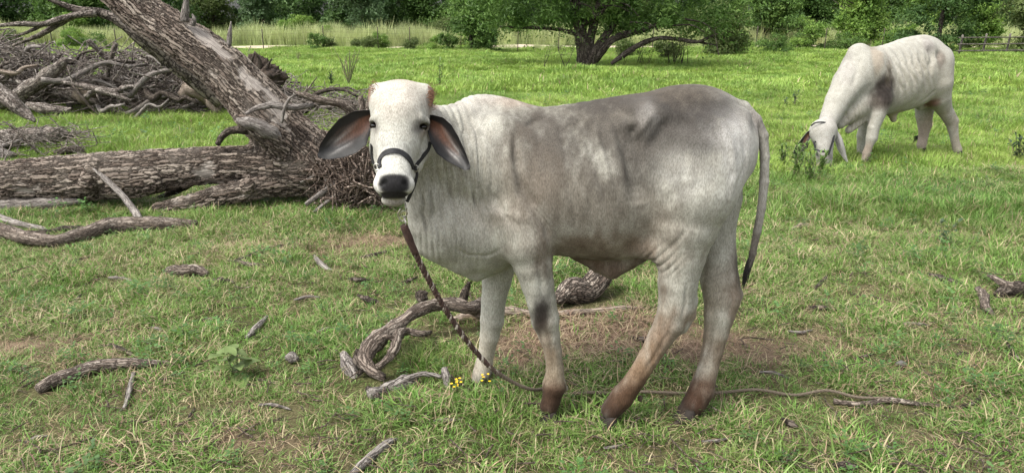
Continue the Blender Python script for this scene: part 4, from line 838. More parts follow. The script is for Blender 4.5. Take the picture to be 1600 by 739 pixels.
# ================================================================== bark and dead wood
def bark_material(name, sc_across, sc_along, cols, crack=(.022, .017, .014), depth=.014, disp=False, edge=.16, pale=.35, bare=None):
    m, ns, ls, bs = new_mat(name); a = attr(ns, 'bark'); v = mapping(ns, ls, a.outputs['Vector'], (sc_across, sc_across, sc_along))
    warp = noise_n(ns, ls, mapping(ns, ls, a.outputs['Vector'], (sc_across * .5, sc_across * .5, sc_along * 2.2)), 1.0, 5, .65)
    ad = ns.new('ShaderNodeVectorMath'); ad.operation = 'MULTIPLY_ADD'; ls.new(warp.outputs['Color'], ad.inputs[0]); ad.inputs[1].default_value = (2.6, 2.6, 3.2); ls.new(v, ad.inputs[2])
    vo = ns.new('ShaderNodeTexVoronoi'); vo.feature = 'DISTANCE_TO_EDGE'; vo.inputs['Scale'].default_value = 1.0; ls.new(ad.outputs[0], vo.inputs['Vector'])
    vc = ns.new('ShaderNodeTexVoronoi'); vc.inputs['Scale'].default_value = 1.0; ls.new(ad.outputs[0], vc.inputs['Vector'])
    fine = noise_n(ns, ls, mapping(ns, ls, a.outputs['Vector'], (sc_across * 4.5, sc_across * 4.5, sc_along * 2.2)), 1.0, 5, .7)
    hgt = ns.new('ShaderNodeMapRange'); hgt.interpolation_type = 'SMOOTHSTEP'; ls.new(vo.outputs['Distance'], hgt.inputs[0]); hgt.inputs[1].default_value = .0; hgt.inputs[2].default_value = edge
    f1 = ns.new('ShaderNodeMath'); f1.operation = 'MULTIPLY_ADD'; ls.new(fine.outputs[0], f1.inputs[0]); f1.inputs[1].default_value = .55; ls.new(hgt.outputs[0], f1.inputs[2])
    f2 = ns.new('ShaderNodeMath'); f2.operation = 'MULTIPLY_ADD'; sepc = ns.new('ShaderNodeSeparateColor'); ls.new(vc.outputs['Color'], sepc.inputs[0]); ls.new(sepc.outputs[0], f2.inputs[0]); f2.inputs[1].default_value = .4; ls.new(f1.outputs[0], f2.inputs[2])
    r = ramp(ns, [(0, cols[0]), (.35, cols[1]), (.65, cols[2]), (1, cols[3])]); mm = ns.new('ShaderNodeMath'); mm.operation = 'MULTIPLY_ADD'; ls.new(sepc.outputs[1], mm.inputs[0]); mm.inputs[1].default_value = .55
    fs = ns.new('ShaderNodeMath'); fs.operation = 'MULTIPLY'; ls.new(fine.outputs[0], fs.inputs[0]); fs.inputs[1].default_value = .75; ls.new(fs.outputs[0], mm.inputs[2]); sb = ns.new('ShaderNodeMath'); sb.operation = 'SUBTRACT'; ls.new(mm.outputs[0], sb.inputs[0]); sb.inputs[1].default_value = .15
    ls.new(sb.outputs[0], r.inputs[0])
    cr = ns.new('ShaderNodeMapRange'); ls.new(vo.outputs['Distance'], cr.inputs[0]); cr.inputs[1].default_value = 0; cr.inputs[2].default_value = edge * .75
    c = mixc(ns, ls, cr.outputs[0], crack, r.outputs[0])
    w = noise_n(ns, ls, a.outputs['Vector'], 3.0, 4, .6); wr = ns.new('ShaderNodeMapRange'); ls.new(w.outputs[0], wr.inputs[0]); wr.inputs[1].default_value = .5; wr.inputs[2].default_value = .75; wr.inputs[4].default_value = pale
    c = mixc(ns, ls, wr.outputs[0], c, (.34, .30, .26)); ls.new(c, bs.inputs['Base Color']); bs.inputs['Roughness'].default_value = .9; bs.inputs['Specular IOR Level'].default_value = .15
    if bare:                                                  # places where the bark has come away from grey fibrous wood
        bn = noise_n(ns, ls, mapping(ns, ls, a.outputs['Vector'], (3.2, 3.2, 1.5)), 1.0, 4, .6); bm = ns.new('ShaderNodeMapRange'); ls.new(bn.outputs[0], bm.inputs[0]); bm.inputs[1].default_value = bare - .03; bm.inputs[2].default_value = bare + .02
        fb = noise_n(ns, ls, mapping(ns, ls, a.outputs['Vector'], (110, 110, 4)), 1.0, 3, .6); fr = ramp(ns, [(.3, (.13, .11, .10)), (.7, (.38, .345, .31))]); ls.new(fb.outputs[0], fr.inputs[0])
        c = mixc(ns, ls, bm.outputs[0], c, fr.outputs[0]); ls.new(c, bs.inputs['Base Color'])
        fh = ns.new('ShaderNodeMath'); fh.operation = 'MULTIPLY'; ls.new(fb.outputs[0], fh.inputs[0]); fh.inputs[1].default_value = .35; hm = ns.new('ShaderNodeMix'); ls.new(bm.outputs[0], hm.inputs[0]); ls.new(f2.outputs[0], hm.inputs[2]); ls.new(fh.outputs[0], hm.inputs[3]); f2 = hm
    if disp:
        dn = ns.new('ShaderNodeDisplacement'); ls.new(f2.outputs[0], dn.inputs['Height']); dn.inputs['Scale'].default_value = depth; dn.inputs['Midlevel'].default_value = .8; ls.new(dn.outputs[0], ns['Material Output'].inputs['Displacement']); m.displacement_method = 'BOTH'
    else: ls.new(bump(ns, ls, f2.outputs[0], 1.0, depth), bs.inputs['Normal'])
    return m
BARK_C = [(.070, .052, .043), (.165, .130, .108), (.27, .225, .19), (.43, .38, .33)]
BARK = bark_material('fissured_bark', 34, 3.2, BARK_C, depth=.018, disp=True, edge=.26, bare=.62)
LIMBB = bark_material('rotting_bark', 12, 3, [(.06, .047, .04), (.14, .115, .10), (.24, .205, .18), (.40, .355, .315)], depth=.03, pale=.3)
BARKM = bark_material('branch_bark', 80, 10, BARK_C, depth=.005, pale=.35, edge=.22, crack=(.045, .034, .028))
GREYC = [(.10, .085, .078), (.19, .168, .155), (.28, .255, .235), (.42, .39, .36)]
GREYW = bark_material('weathered_grey_wood', 120, 5, GREYC, depth=.004, edge=.10, pale=.5, crack=(.05, .04, .035))
PALEW = bark_material('pale_split_wood', 110, 4, [(.13, .10, .08), (.23, .18, .145), (.34, .28, .23), (.48, .42, .36)], depth=.004, edge=.08, pale=.4, crack=(.09, .065, .05))
DARKW = bark_material('dark_damp_wood', 60, 14, [(.025, .02, .017), (.06, .048, .04), (.11, .09, .075), (.20, .17, .145)], depth=.006, pale=.15)
FARB = bark_material('far_branch_bark', 30, 9, [(.07, .055, .047), (.16, .132, .115), (.27, .235, .21), (.42, .385, .35)], depth=.012, pale=.5)
SOIL_CORE_M = simple_mat('soil_and_dark_core', (.045, .032, .024), .95, var=.6, scale=14, bmp=1, dist=.03)

def field_bark(verts, chains):
    """bark coordinates of a blended trunk mesh: nearest centre line gives length and angle"""
    best = np.full(len(verts), 1e9); out = np.zeros((len(verts), 3)); off = 0.0
    for pts, rad in chains:
        C, R = smooth_path(pts, rad, 5); L = np.concatenate([[0], np.cumsum(np.linalg.norm(np.diff(C, axis=0), axis=1))]); T = (C[-1] - C[0]) / np.linalg.norm(C[-1] - C[0])
        ref = np.array([0, 1.0, 0]) if abs(T[1]) < .8 else np.array([1.0, 0, 0]); A = np.cross(T, ref); A /= np.linalg.norm(A); B = np.cross(T, A)
        for i in range(len(C) - 1):
            ab = C[i + 1] - C[i]; t = np.clip(((verts - C[i]) @ ab) / (ab @ ab), 0, 1); q = verts - C[i] - t[:, None] * ab; d = np.linalg.norm(q, axis=1); rr = R[i] + (R[i + 1] - R[i]) * t; s = d - rr; m = s < best
            best[m] = s[m]; out[m] = np.stack([q[m] @ A, q[m] @ B, (L[i] + t[m] * (L[i + 1] - L[i])) + off], 1)
        off += 11.3
    return out
def pxc(L, dr=1.0): return [P(a, b, Y) for a, b, Y, r in L], [r * mpx(a, b, Y) * dr for a, b, Y, r in L]

# ---- the big fallen tree
TRUNK = [(-330, 292, 6.05, 34), (-150, 290, 6.05, 34), (0, 284, 6.05, 31), (60, 281, 6.05, 33), (130, 278, 6.05, 34), (200, 272, 6.05, 35), (270, 264, 6.08, 30), (340, 259, 6.12, 28), (410, 259, 6.15, 30), (470, 260, 6.2, 41), (520, 262, 6.25, 40)]
DIAG = [(20, -160, 6.6, 29), (110, -85, 6.5, 30), (178, -24, 6.42, 30), (226, 22, 6.38, 30), (274, 54, 6.35, 32), (318, 84, 6.32, 34), (356, 114, 6.3, 36), (387, 147, 6.28, 38), (414, 178, 6.26, 41), (455, 225, 6.25, 46), (497, 257, 6.25, 44)]
LIMB = [(248, 326, 5.85, 9), (285, 319, 5.86, 12.5), (330, 309, 5.9, 14.5), (375, 299, 5.95, 16), (420, 288, 6.05, 20), (470, 280, 6.2, 26)]
STUB = [(372, 186, 5.92, 6), (388, 193, 5.9, 11), (406, 202, 5.93, 15), (428, 216, 6.0, 20), (450, 234, 6.12, 26)]
RT = [[(500, 240, 6.25, 30), (525, 222, 6.25, 17), (548, 205, 6.25, 9), (566, 190, 6.2, 4)], [(510, 250, 6.25, 30), (540, 240, 6.25, 18), (570, 238, 6.2, 9), (600, 246, 6.2, 4)], [(515, 275, 6.2, 28), (545, 290, 6.15, 15), (575, 302, 6.1, 8), (598, 318, 6.0, 4)],
      [(505, 270, 6.2, 30), (520, 300, 6.1, 16), (528, 325, 6.0, 7)], [(520, 260, 6.3, 30), (552, 268, 6.35, 17), (590, 275, 6.35, 8)]]
chains = [pxc(TRUNK), pxc(DIAG), pxc(LIMB), pxc(STUB)] + [pxc(q) for q in RT]
lo = np.min([np.min(c[0], 0) for c in chains], 0) - .35; hi = np.max([np.max(c[0], 0) for c in chains], 0) + .35; lo[0] = max(lo[0], -5.6); lo[2] = max(lo[2], -.1)
f = Field(lo, hi, .0125)
for q, (a, b) in enumerate(chains):
    C, R = smooth_path(a, b, 4); f.chain(list(C), list(R), (.05, .09, .02)[q] if q < 3 else .05)
f.chain([P(232, 262, 5.86), P(262, 262, 5.84), P(300, 258, 5.86)], [.012, .05, .012], .02, cut=True)      # the rotten hollow
f.chain([P(150, 262, 5.9), P(140, 285, 5.86)], [.06, .07], .04)                                          # knotty swelling
f.ell(P(205, 285, 5.92), (.28, .10, .13), .06)
f.chain([P(385, 292, 5.84), P(392, 285, 5.84)], [.05, .03], .02)
v, ff = f.mesh(); nb_ = fbm(v * np.array([2.2, 2.2, 2.2]), 3, 40); dv = (fbm(v * 5, 2, 44)[:, None]) * .012
cen = field_bark(v, chains); v = v + dv * np.array([.3, -1, 1])
bark_up = cen
ft = thing('fallen_tree', 'huge fallen dead tree with fissured bark, a leaning upper trunk and torn-up roots', 'fallen tree', (P(300, 325, 6.0)[0], 6.05, 0))
link('trunk', make_mesh('fallen_trunk', v, ff, BARK, attrs={'bark': bark_up}), ft)
def branch(name, L, mat, parent=None, label=None, cat=None, group=None, sides=9, per=6, rough=.16, seed=1, world=None, kids=None):
    """L: (px, py, Y, radius px); Y None = resting on the ground"""
    pts, rad = [], []; L = [(a, b, Y, r * (1.12 if Y is None else 1)) for a, b, Y, r in L]
    for a, b, Y, r in L:
        if Y is None:
            g = G(a, b); rr = r * mpx(a, b, g[1]); g = g + np.array([0, 0, rr * .85 + .008])
        else: g = P(a, b, Y); rr = r * mpx(a, b, Y)
        pts.append(g); rad.append(rr)
        if g[1] < 6.5 and g[2] < .25: WOODPTS.append((g[0], g[1], max(rr * 1.6, .03)))
    if parent is None or name != 'stem': rad[-1] *= .55
    if parent is None: rad[0] *= .7
    v, ff, b_ = tube(pts, rad, sides, per, rough, seed); me = make_mesh(name, v, ff, mat, attrs={'bark': b_})
    if parent is None:
        base = np.array([np.mean([p[0] for p in pts]), np.mean([p[1] for p in pts]), 0]); me.transform(Matrix.Translation(V(-base))); o = link(name, me, None, base); finish(o, label, cat, group); return o
    o = link(name, me, parent); return o
def bt(nm, L, mat=BARKM, seed=1, **k): return branch(nm, L, mat, ft, seed=seed, **k)
bt('branch', [(340, 226, 6.0, 4.5), (348, 213, 6.0, 5), (362, 204, 5.98, 6), (388, 203, 6.0, 8), (405, 206, 6.05, 8)], DARKW, 3)
bt('broken_stub', [(371, 188, 5.86, 4), (384, 190, 5.84, 8), (402, 196, 5.86, 11), (424, 208, 5.92, 13), (446, 224, 6.02, 11)], GREYW, 2, rough=.3)
bt('branch', [(384, 178, 5.95, 2.5), (402, 169, 5.95, 4.5), (425, 165, 5.97, 5), (455, 168, 6.0, 5.5), (490, 165, 6.05, 6)], GREYW, 4)
bt('branch', [(462, 146, 6.0, 3.5), (480, 150, 6.0, 5.5), (505, 157, 6.02, 6), (530, 162, 6.05, 6.5), (548, 172, 6.1, 9), (546, 195, 6.15, 10), (538, 215, 6.2, 12)], BARKM, 5)
bt('twig', [(440, 192, 5.96, 2.6), (444, 172, 5.95, 2.8), (452, 155, 5.95, 2.2), (464, 147, 5.95, 1.4)], GREYW, 6, sides=6)
bt('twig', [(474, 148, 6.0, 2.2), (484, 136, 6.0, 1.4), (496, 120, 6.0, .9)], BARKM, 7, sides=5)
bt('broken_branch', [(289, 34, 6.2, 7), (290, 14, 6.2, 5.5), (292, -14, 6.2, 5)], GREYW, 8)
bt('broken_branch', [(300, 40, 6.2, 5), (303, 30, 6.2, 3.5), (300, 22, 6.2, 2)], GREYW, 8)
bt('broken_branch', [(357, 72, 6.3, 4.5), (359, 55, 6.3, 4), (361, 34, 6.3, 1.4)], GREYW, 9)
bt('branch', [(300, 286, 6.3, 6), (275, 298, 6.3, 6), (240, 312, 6.3, 5)], DARKW, 10)
bt('twig', [(352, 68, 6.5, 2), (372, 92, 6.5, 2.2), (392, 108, 6.5, 1.5)], DARKW, 11, sides=5)
for q, L in enumerate(([(563, 150, 6.2, 4), (566, 172, 6.2, 6), (560, 200, 6.2, 8)], [(577, 152, 6.2, 3), (574, 175, 6.2, 5), (568, 200, 6.2, 6)], [(590, 150, 6.25, 3), (586, 170, 6.25, 4.5), (576, 195, 6.25, 5)],
                       [(518, 250, 5.95, 4.2), (512, 275, 5.95, 4.5), (506, 300, 5.93, 4)], [(478, 320, 5.75, 3.5), (505, 300, 5.8, 4.5), (530, 284, 5.85, 5), (556, 274, 5.9, 3)], [(490, 332, 5.7, 2.6), (515, 312, 5.75, 3), (536, 296, 5.8, 3)],
                       [(545, 255, 5.9, 3), (560, 268, 5.88, 4), (572, 282, 5.9, 3)], [(470, 285, 5.95, 1.5), (485, 278, 5.93, 1.8), (503, 266, 5.95, 1.4)])):
    bt('root', L, GREYW if q in (3, 4, 5, 7) else BARKM, 20 + q, sides=7)
r = random.Random(5); parts = []
for q in range(900):                                                          # the shredded root mat
    cx, cy = r.gauss(548, 26), r.gauss(275, 27); a = P(cx, cy, 5.92 + r.gauss(0, .12) + (275 - cy) * .0015)
    if a[2] < .02: a[2] = .02
    dv = np.array([r.gauss(0, .09), r.gauss(0, .06), r.gauss(0, .09)]); m_ = a + dv * .5 + np.array([r.gauss(0, .02) for _ in range(3)]); e = a + dv; e[2] = max(e[2], .005); rad = r.uniform(.003, .011)
    parts.append(tube([a, m_, e], [rad, rad * .9, rad * .4], 5, 3, cap=False))
v, ff, b_ = join(parts); o = link('root_mat', make_mesh('root_mat', v, ff, bark_material('root_fibre', 90, 20, [(.09, .062, .05), (.17, .125, .10), (.28, .22, .185), (.46, .40, .35)], depth=.003), attrs={'bark': b_}), ft); o['kind'] = 'stuff'

def wood(name, label, cat, main, mat, kids=(), group=None, seed=1, rough=.18):
    """a branch lying on the ground; kids = side branches (parts)"""
    if not kids: return branch(name, main, mat, None, label, cat, group, seed=seed, rough=rough)
    g = G(main[0][0], main[0][1]) if main[0][2] is None else P(main[0][0], main[0][1], main[0][2]); t = thing(name, label, cat, (g[0], g[1], 0), group)
    branch('stem', main, mat, t, seed=seed, rough=rough)
    for q, (nm, L, mt) in enumerate(kids): branch(nm, L, mt or mat, t, seed=seed + q + 1, rough=rough, sides=7)
    return t
wood('leaning_branch', 'bare grey curved branch leaning against the front of the big fallen trunk', 'branch', [(146, 264, 5.80, 2.6), (165, 280, 5.72, 4), (188, 302, 5.62, 4.8), (206, 324, 5.5, 5.2), (216, 340, 5.4, 6), (219, 353, 5.3, 6.5)], GREYW, seed=31)
wood('log', 'smooth grey bark-stripped log lying under the left end of the fallen trunk', 'log', [(-160, 322, 5.95, 11), (-40, 324, 5.9, 11), (20, 322, 5.9, 11), (80, 318, 5.9, 10), (130, 314, 5.92, 6)], GREYW, seed=33)
wood('branch', 'long bark-covered branch lying at left below the fallen tree, forked at its left end', 'branch', [(-40, 358, None, 10), (10, 372, None, 10), (50, 383, None, 10), (90, 385, None, 8.5), (130, 376, None, 9.5), (175, 364, None, 11.5), (215, 361, None, 10.5), (260, 359, None, 9), (308, 358, None, 6)], BARKM,
     [('side_branch', [(30, 370, None, 4), (70, 370, None, 4.5), (105, 364, None, 5), (140, 364, None, 4), (160, 368, None, 4)], DARKW)], seed=35)
wood('branch', 'smooth curved grey branch lying above the forked branch at the left edge', 'branch', [(-40, 338, None, 5), (0, 347, None, 5.5), (30, 356, None, 5), (60, 361, None, 4), (76, 364, None, 2.5)], GREYW, seed=37)
wood('branch', 'curved brown branch lying alone in the left foreground grass with a thin side twig', 'branch', [(62, 617, None, 7.5), (90, 603, None, 9), (125, 591, None, 9.5), (160, 582, None, 9.5), (200, 577, None, 8), (235, 575, None, 6), (275, 573, None, 3)], BARKM,
     [('twig', [(210, 588, None, 3), (205, 610, None, 4), (197, 638, None, 3), (188, 646, None, 2)], GREYW)], seed=39)
wood('twig', 'short dark twig in the grass just above the curved foreground branch', 'twig', [(172, 543, None, 3.5), (192, 552, None, 4), (214, 562, None, 3)], DARKW, seed=41)
wood('stick', 'straight grey stick cut off by the bottom edge of the view', 'stick', [(540, 760, None, 7), (575, 727, None, 7), (605, 700, None, 6), (621, 690, None, 3)], GREYW, seed=43)
wood('branch', 'thin dark branch lying in the grass left of the cow, rising to the right', 'branch', [(366, 414, None, 3), (395, 405, None, 4), (425, 394, None, 4), (453, 386, None, 2.5)], DARKW,
     [('twig', [(372, 414, None, 3), (398, 419, None, 3.5), (422, 418, None, 2.5)], BARKM)], seed=45)
wood('rotten_log', 'short crumbling log chunk half sunk in grass left of the thin dark branch', 'log', [(262, 428, None, 6), (285, 431, None, 8), (310, 431, None, 8), (326, 434, None, 5)], BARKM, seed=47, rough=.4)
wood('branch', 'flaky bark strip lying in the grass below the crumbling log', 'bark', [(318, 446, None, 3.5), (345, 444, None, 4.5), (368, 446, None, 3)], DARKW, seed=48, rough=.4)
wood('twig', 'small bent twig in the grass between the cow head and the left branches', 'twig', [(492, 404, None, 3), (498, 414, None, 4), (512, 424, None, 3), (520, 426, None, 2)], GREYW, seed=49)
wood('twig', 'dark twig lying in the grass below and left of the cow head', 'twig', [(562, 407, None, 2.5), (585, 403, None, 3.2), (608, 396, None, 2.5)], DARKW, seed=50)
wood('twig', 'dark rotten twig in the grass left of the big gnarled branch, the upper one', 'twig', [(545, 440, None, 3), (562, 443, None, 4), (578, 441, None, 3)], DARKW, seed=51, rough=.35)
wood('twig', 'dark rotten twig in the grass left of the big gnarled branch, the lower one', 'twig', [(560, 466, None, 3), (575, 474, None, 4.5), (592, 476, None, 3)], DARKW, seed=52, rough=.35)
wood('stick', 'short grey stick standing out of the grass above the foreground leafy weed', 'stick', [(386, 533, None, 4), (400, 520, None, 5), (418, 500, None, 4)], GREYW, seed=53)
wood('gnarled_branch', 'thick gnarled forked branch arching in the grass in front of the cow, behind the rope', 'branch',
     [(600, 590, 2.82, 5), (582, 580, 2.85, 9), (570, 562, 2.90, 13), (580, 541, 2.98, 14), (602, 521, 3.06, 13), (625, 506, 3.16, 11), (645, 489, 3.24, 10.5), (672, 477, 3.3, 11), (700, 475, 3.34, 11), (730, 481, 3.36, 11), (762, 487, None, 10)], BARKM,
     [('side_branch', [(590, 573, 2.80, 6), (607, 560, 2.86, 7), (618, 540, 2.92, 9), (624, 521, 3.0, 8), (640, 517, 3.05, 6), (662, 522, 3.05, 6), (674, 524, None, 4)], BARKM), ('side_branch', [(722, 472, 3.4, 8), (728, 455, 3.4, 6), (733, 440, 3.4, 4)], DARKW),
      ('side_branch', [(662, 470, 3.4, 8), (658, 460, 3.42, 9), (668, 458, 3.42, 6)], DARKW), ('side_branch', [(622, 530, 2.96, 6), (604, 526, 2.94, 4), (590, 530, 2.93, 3)], BARKM), ('knot', [(560, 545, 2.94, 3), (556, 560, 2.9, 5), (566, 575, 2.86, 6), (560, 590, None, 3)], DARKW)], seed=55, rough=.34)
wood('stump_piece', 'broken grey upright wood chunk at the left foot of the gnarled branch', 'wood chunk', [(536, 552, 2.98, 9), (544, 570, 2.93, 11), (552, 588, 2.88, 11), (557, 604, 2.84, 6)], GREYW, seed=57, rough=.3)
wood('gnarled_branch', 'small grey gnarled branch in the foreground grass below the thick one, beside yellow flowers', 'branch', [(580, 624, None, 8), (605, 610, 2.76, 11), (630, 598, 2.79, 13), (650, 594, 2.82, 8)], GREYW,
     [('side_branch', [(630, 592, 2.78, 4), (660, 584, 2.80, 4.5), (690, 588, 2.80, 5)], GREYW), ('side_branch', [(693, 574, 2.82, 5), (697, 590, 2.79, 8), (700, 608, 2.75, 6)], GREYW), ('side_branch', [(575, 612, None, 4), (590, 626, None, 5), (600, 632, None, 3)], DARKW)], seed=59, rough=.3)
wood('log', 'bark-covered log behind the cow, sloping down from under her belly', 'log', [(955, 408, 3.95, 14), (938, 432, 3.9, 20), (915, 455, 3.85, 22), (890, 474, None, 20), (868, 482, None, 12)], bark_material('log_bark', 60, 8, BARK_C, depth=.010, edge=.25), seed=61, rough=.12)
wood('split_log', 'low split log of pale torn wood lying behind the cow legs', 'log', [(705, 505, None, 4), (742, 499, None, 7), (780, 494, None, 7), (850, 496, None, 4.5), (920, 492, None, 4), (975, 488, None, 4.5), (1005, 484, None, 2)], PALEW, seed=63, rough=.35)
wood('stick', 'dark stick in the dry litter between the cow legs', 'stick', [(985, 532, None, 3), (1005, 536, None, 4), (1050, 538, None, 3)], DARKW, seed=64)
wood('branch', 'dark broken branch lying at the right edge in the grass', 'branch', [(1640, 470, None, 12), (1600, 463, None, 11), (1572, 462, None, 9), (1555, 466, None, 4)], DARKW,
     [('side_branch', [(1600, 458, None, 6), (1575, 446, 3.9, 6), (1556, 436, 3.95, 5), (1543, 430, 4.0, 3)], BARKM)], seed=65, rough=.3)
wood('branch', 'thin dark branch lying in the right-hand grass left of the broken branch', 'branch', [(1446, 432, None, 3), (1470, 441, None, 5), (1492, 449, None, 5), (1506, 452, None, 3)], DARKW, seed=67, rough=.3)
wood('branch', 'short curved brown branch lying between the two dark ones at right', 'branch', [(1526, 458, None, 6), (1535, 470, None, 7), (1538, 486, None, 6), (1552, 497, None, 4)], BARKM, seed=69, rough=.25)
wood('stick', 'long thin stick lying in the grass right of the rope end', 'stick', [(1302, 632, None, 4), (1340, 636, None, 3), (1390, 631, None, 4), (1440, 636, None, 3), (1500, 640, None, 2)], BARKM,
     [('twig', [(1500, 640, None, 2.5), (1525, 632, None, 3), (1532, 618, None, 2.5)], DARKW)], seed=71, rough=.3)
wood('twig', 'small grey twig in the grass right of the cow tail', 'twig', [(1272, 455, None, 2.5), (1282, 446, None, 3), (1292, 434, None, 2)], DARKW, seed=73)
wood('twig', 'dark twig lying flat right of the cow hind leg', 'twig', [(1262, 484, None, 2.5), (1285, 486, None, 4), (1308, 488, None, 2.5)], DARKW, seed=75, rough=.3)
wood('twig', 'dark chip of wood low in the right foreground grass', 'twig', [(1222, 658, None, 3), (1234, 668, None, 5), (1246, 672, None, 3)], DARKW, seed=77, rough=.3)
wood('twig', 'white curled dry twig in the lush grass right of the tail', 'twig', [(1236, 362, None, 2), (1252, 356, None, 3), (1270, 355, None, 2)], PALEW, seed=79)
wood('twig', 'dark rotten twig at the bottom right of centre', 'twig', [(1300, 732, None, 4), (1320, 736, None, 7), (1340, 736, None, 4)], DARKW, seed=81, rough=.3)
wood('twig', 'small dark upright twig in the grass near the right edge', 'twig', [(1572, 540, None, 3), (1580, 556, None, 4), (1592, 566, None, 3)], DARKW, seed=83)
wood('stone', 'small grey stone half hidden in the right foreground grass', 'stone', [(1399, 573, None, 3), (1407, 574, None, 5), (1415, 574, None, 3)], simple_mat('grey_stone', (.10, .095, .09), .9, scale=40), seed=85, rough=.3)
wood('wood_chip', 'short pale chunk of wood left of the gnarled branches', 'wood chip', [(448, 566, None, 6), (457, 567, None, 8), (466, 569, None, 6)], GREYW, seed=87, rough=.3)

# ---- the brush pile behind the fallen tree
Lb = 'tangled dead branch in the brush pile behind the fallen tree'
bl = []
wood('dead_limb', 'long dead grey limb rising from the brush pile to the top left, forked', 'dead limb',
     [(345, 160, 11.6, 11), (305, 126, 11.4, 13), (264, 92, 11.2, 14), (228, 62, 11.0, 12.5), (190, 36, 10.9, 9), (155, 20, 10.8, 7), (120, 15, 10.7, 5.5), (88, 4, 10.6, 4), (60, -8, 10.5, 2.5)], LIMBB,
     [('side_branch', [(150, 20, 10.75, 6), (110, 26, 10.6, 5), (70, 38, 10.5, 4.5), (30, 38, 10.4, 4), (-20, 42, 10.3, 3)], FARB), ('side_branch', [(120, 22, 10.7, 5), (85, 42, 10.6, 4.5), (60, 56, 10.6, 4), (20, 72, 10.6, 3)], FARB),
      ('side_branch', [(70, 38, 10.5, 3), (40, 52, 10.5, 2.5), (10, 60, 10.5, 1.6)], FARB)], seed=91, rough=.2)
for k, (lab, L, mt, rg_) in enumerate((
    ('thick log slanting up to the right at the left of the brush pile', [(0, 165, 11.8, 11), (40, 142, 11.8, 11), (75, 118, 11.8, 11), (104, 94, 11.8, 10)], FARB, .15),
    ('sawn log lying at the front of the brush pile, its cut end facing right', [(50, 140, 12.3, 10), (95, 146, 12.2, 11), (130, 152, 12.1, 12), (155, 158, 12.0, 12)], FARB, .1),
    ('short log with pale peeling bark in the brush pile left of the fallen tree', [(118, 150, 12.0, 10), (133, 146, 11.9, 16), (146, 150, 11.8, 14)], PALEW, .3),
    ('low log lying in the grass in front of the sawn log', [(44, 165, 11.7, 8), (70, 170, 11.6, 9), (100, 173, 11.6, 7), (112, 170, 11.6, 5)], FARB, .2),
    ('splintered log at the left edge with a pale torn end', [(-60, 120, 9.8, 17), (-10, 142, 9.7, 16), (18, 160, 9.6, 13), (40, 176, 9.6, 9), (54, 190, 9.5, 4)], FARB, .25),
    ('mossy log with torn roots lying at the left edge above the fallen trunk', [(-80, 222, 8.8, 15), (-10, 218, 8.8, 14), (30, 214, 8.8, 13), (65, 211, 8.8, 12), (95, 210, 8.8, 13), (112, 213, 8.8, 8)], FARB, .3),
    ('smooth grey log at the left edge just above the fallen trunk', [(-60, 236, 8.3, 11), (0, 242, 8.3, 11), (24, 243, 8.3, 8)], GREYW, .1),
    ('pale bent log with loose bark beside the diagonal trunk', [(285, 150, 12.0, 14), (305, 138, 11.9, 17), (325, 146, 11.8, 17), (335, 162, 11.7, 13), (340, 176, 11.6, 10)], PALEW, .3),
    ('long grey branch crossing the front of the brush pile', [(95, 128, 11.7, 4), (140, 137, 11.6, 5), (175, 147, 11.5, 5), (205, 158, 11.5, 3.5)], FARB, .1),
    ('bare stick crossing in front of the sawn log', [(112, 132, 11.5, 2), (128, 152, 11.4, 2.2), (142, 168, 11.4, 2.2), (158, 184, 11.4, 1.6)], DARKW, .1),
    ('grey branch lying on the grass at the right foot of the brush pile', [(170, 178, 12.0, 3), (205, 176, 11.9, 4), (235, 158, 11.9, 4), (262, 150, 11.9, 3)], GREYW, .1),
    ('curved dark branch on the ground above the fallen trunk', [(86, 240, 8.4, 5), (105, 235, 8.4, 6), (125, 236, 8.4, 6), (138, 250, 8.4, 4)], DARKW, .2),
    ('bare stick lying across the mossy log at the left edge', [(-30, 238, 8.5, 4), (5, 228, 8.4, 4), (35, 218, 8.4, 3.5)], GREYW, .1),
    ('thin forked stick hanging over the mossy log', [(10, 192, 8.4, 1.6), (35, 214, 8.3, 2), (60, 240, 8.2, 1.6)], DARKW, .1))):
    wood('log' if 'log' in lab.split('with')[0] else 'branch', lab, 'log' if 'log ' in lab.split('with')[0] + ' ' and 'branch' not in lab and 'stick' not in lab else 'branch', L, mt, seed=110 + k, rough=rg_)
def pile_limb(k, px, py, Y, a, ln, rr_, mt, lab):
    rq = random.Random(300 + k); c = P(px, py, Y); c[2] = max(c[2], rr_); d = np.array([math.cos(a), rq.gauss(0, .3), math.sin(a)]); d /= np.linalg.norm(d); pts = []
    for t in (-.5, -.3, -.1, .1, .3, .5): p = c + d * ln * t + np.array([rq.gauss(0, .02), rq.gauss(0, .03), rq.gauss(0, .05) + .12 * (rq.random() - .4)]); p[2] = max(p[2], rr_ * .8); pts.append(p)
    v, ff, b_ = tube(pts, [rr_, rr_ * .95, rr_ * .85, rr_ * .75, rr_ * .6, rr_ * .4], 9, 4, .28, k); o = link('limb', make_mesh('limb', v - c, ff, mt, attrs={'bark': b_}), None, c); finish(o, lab, 'dead limb')
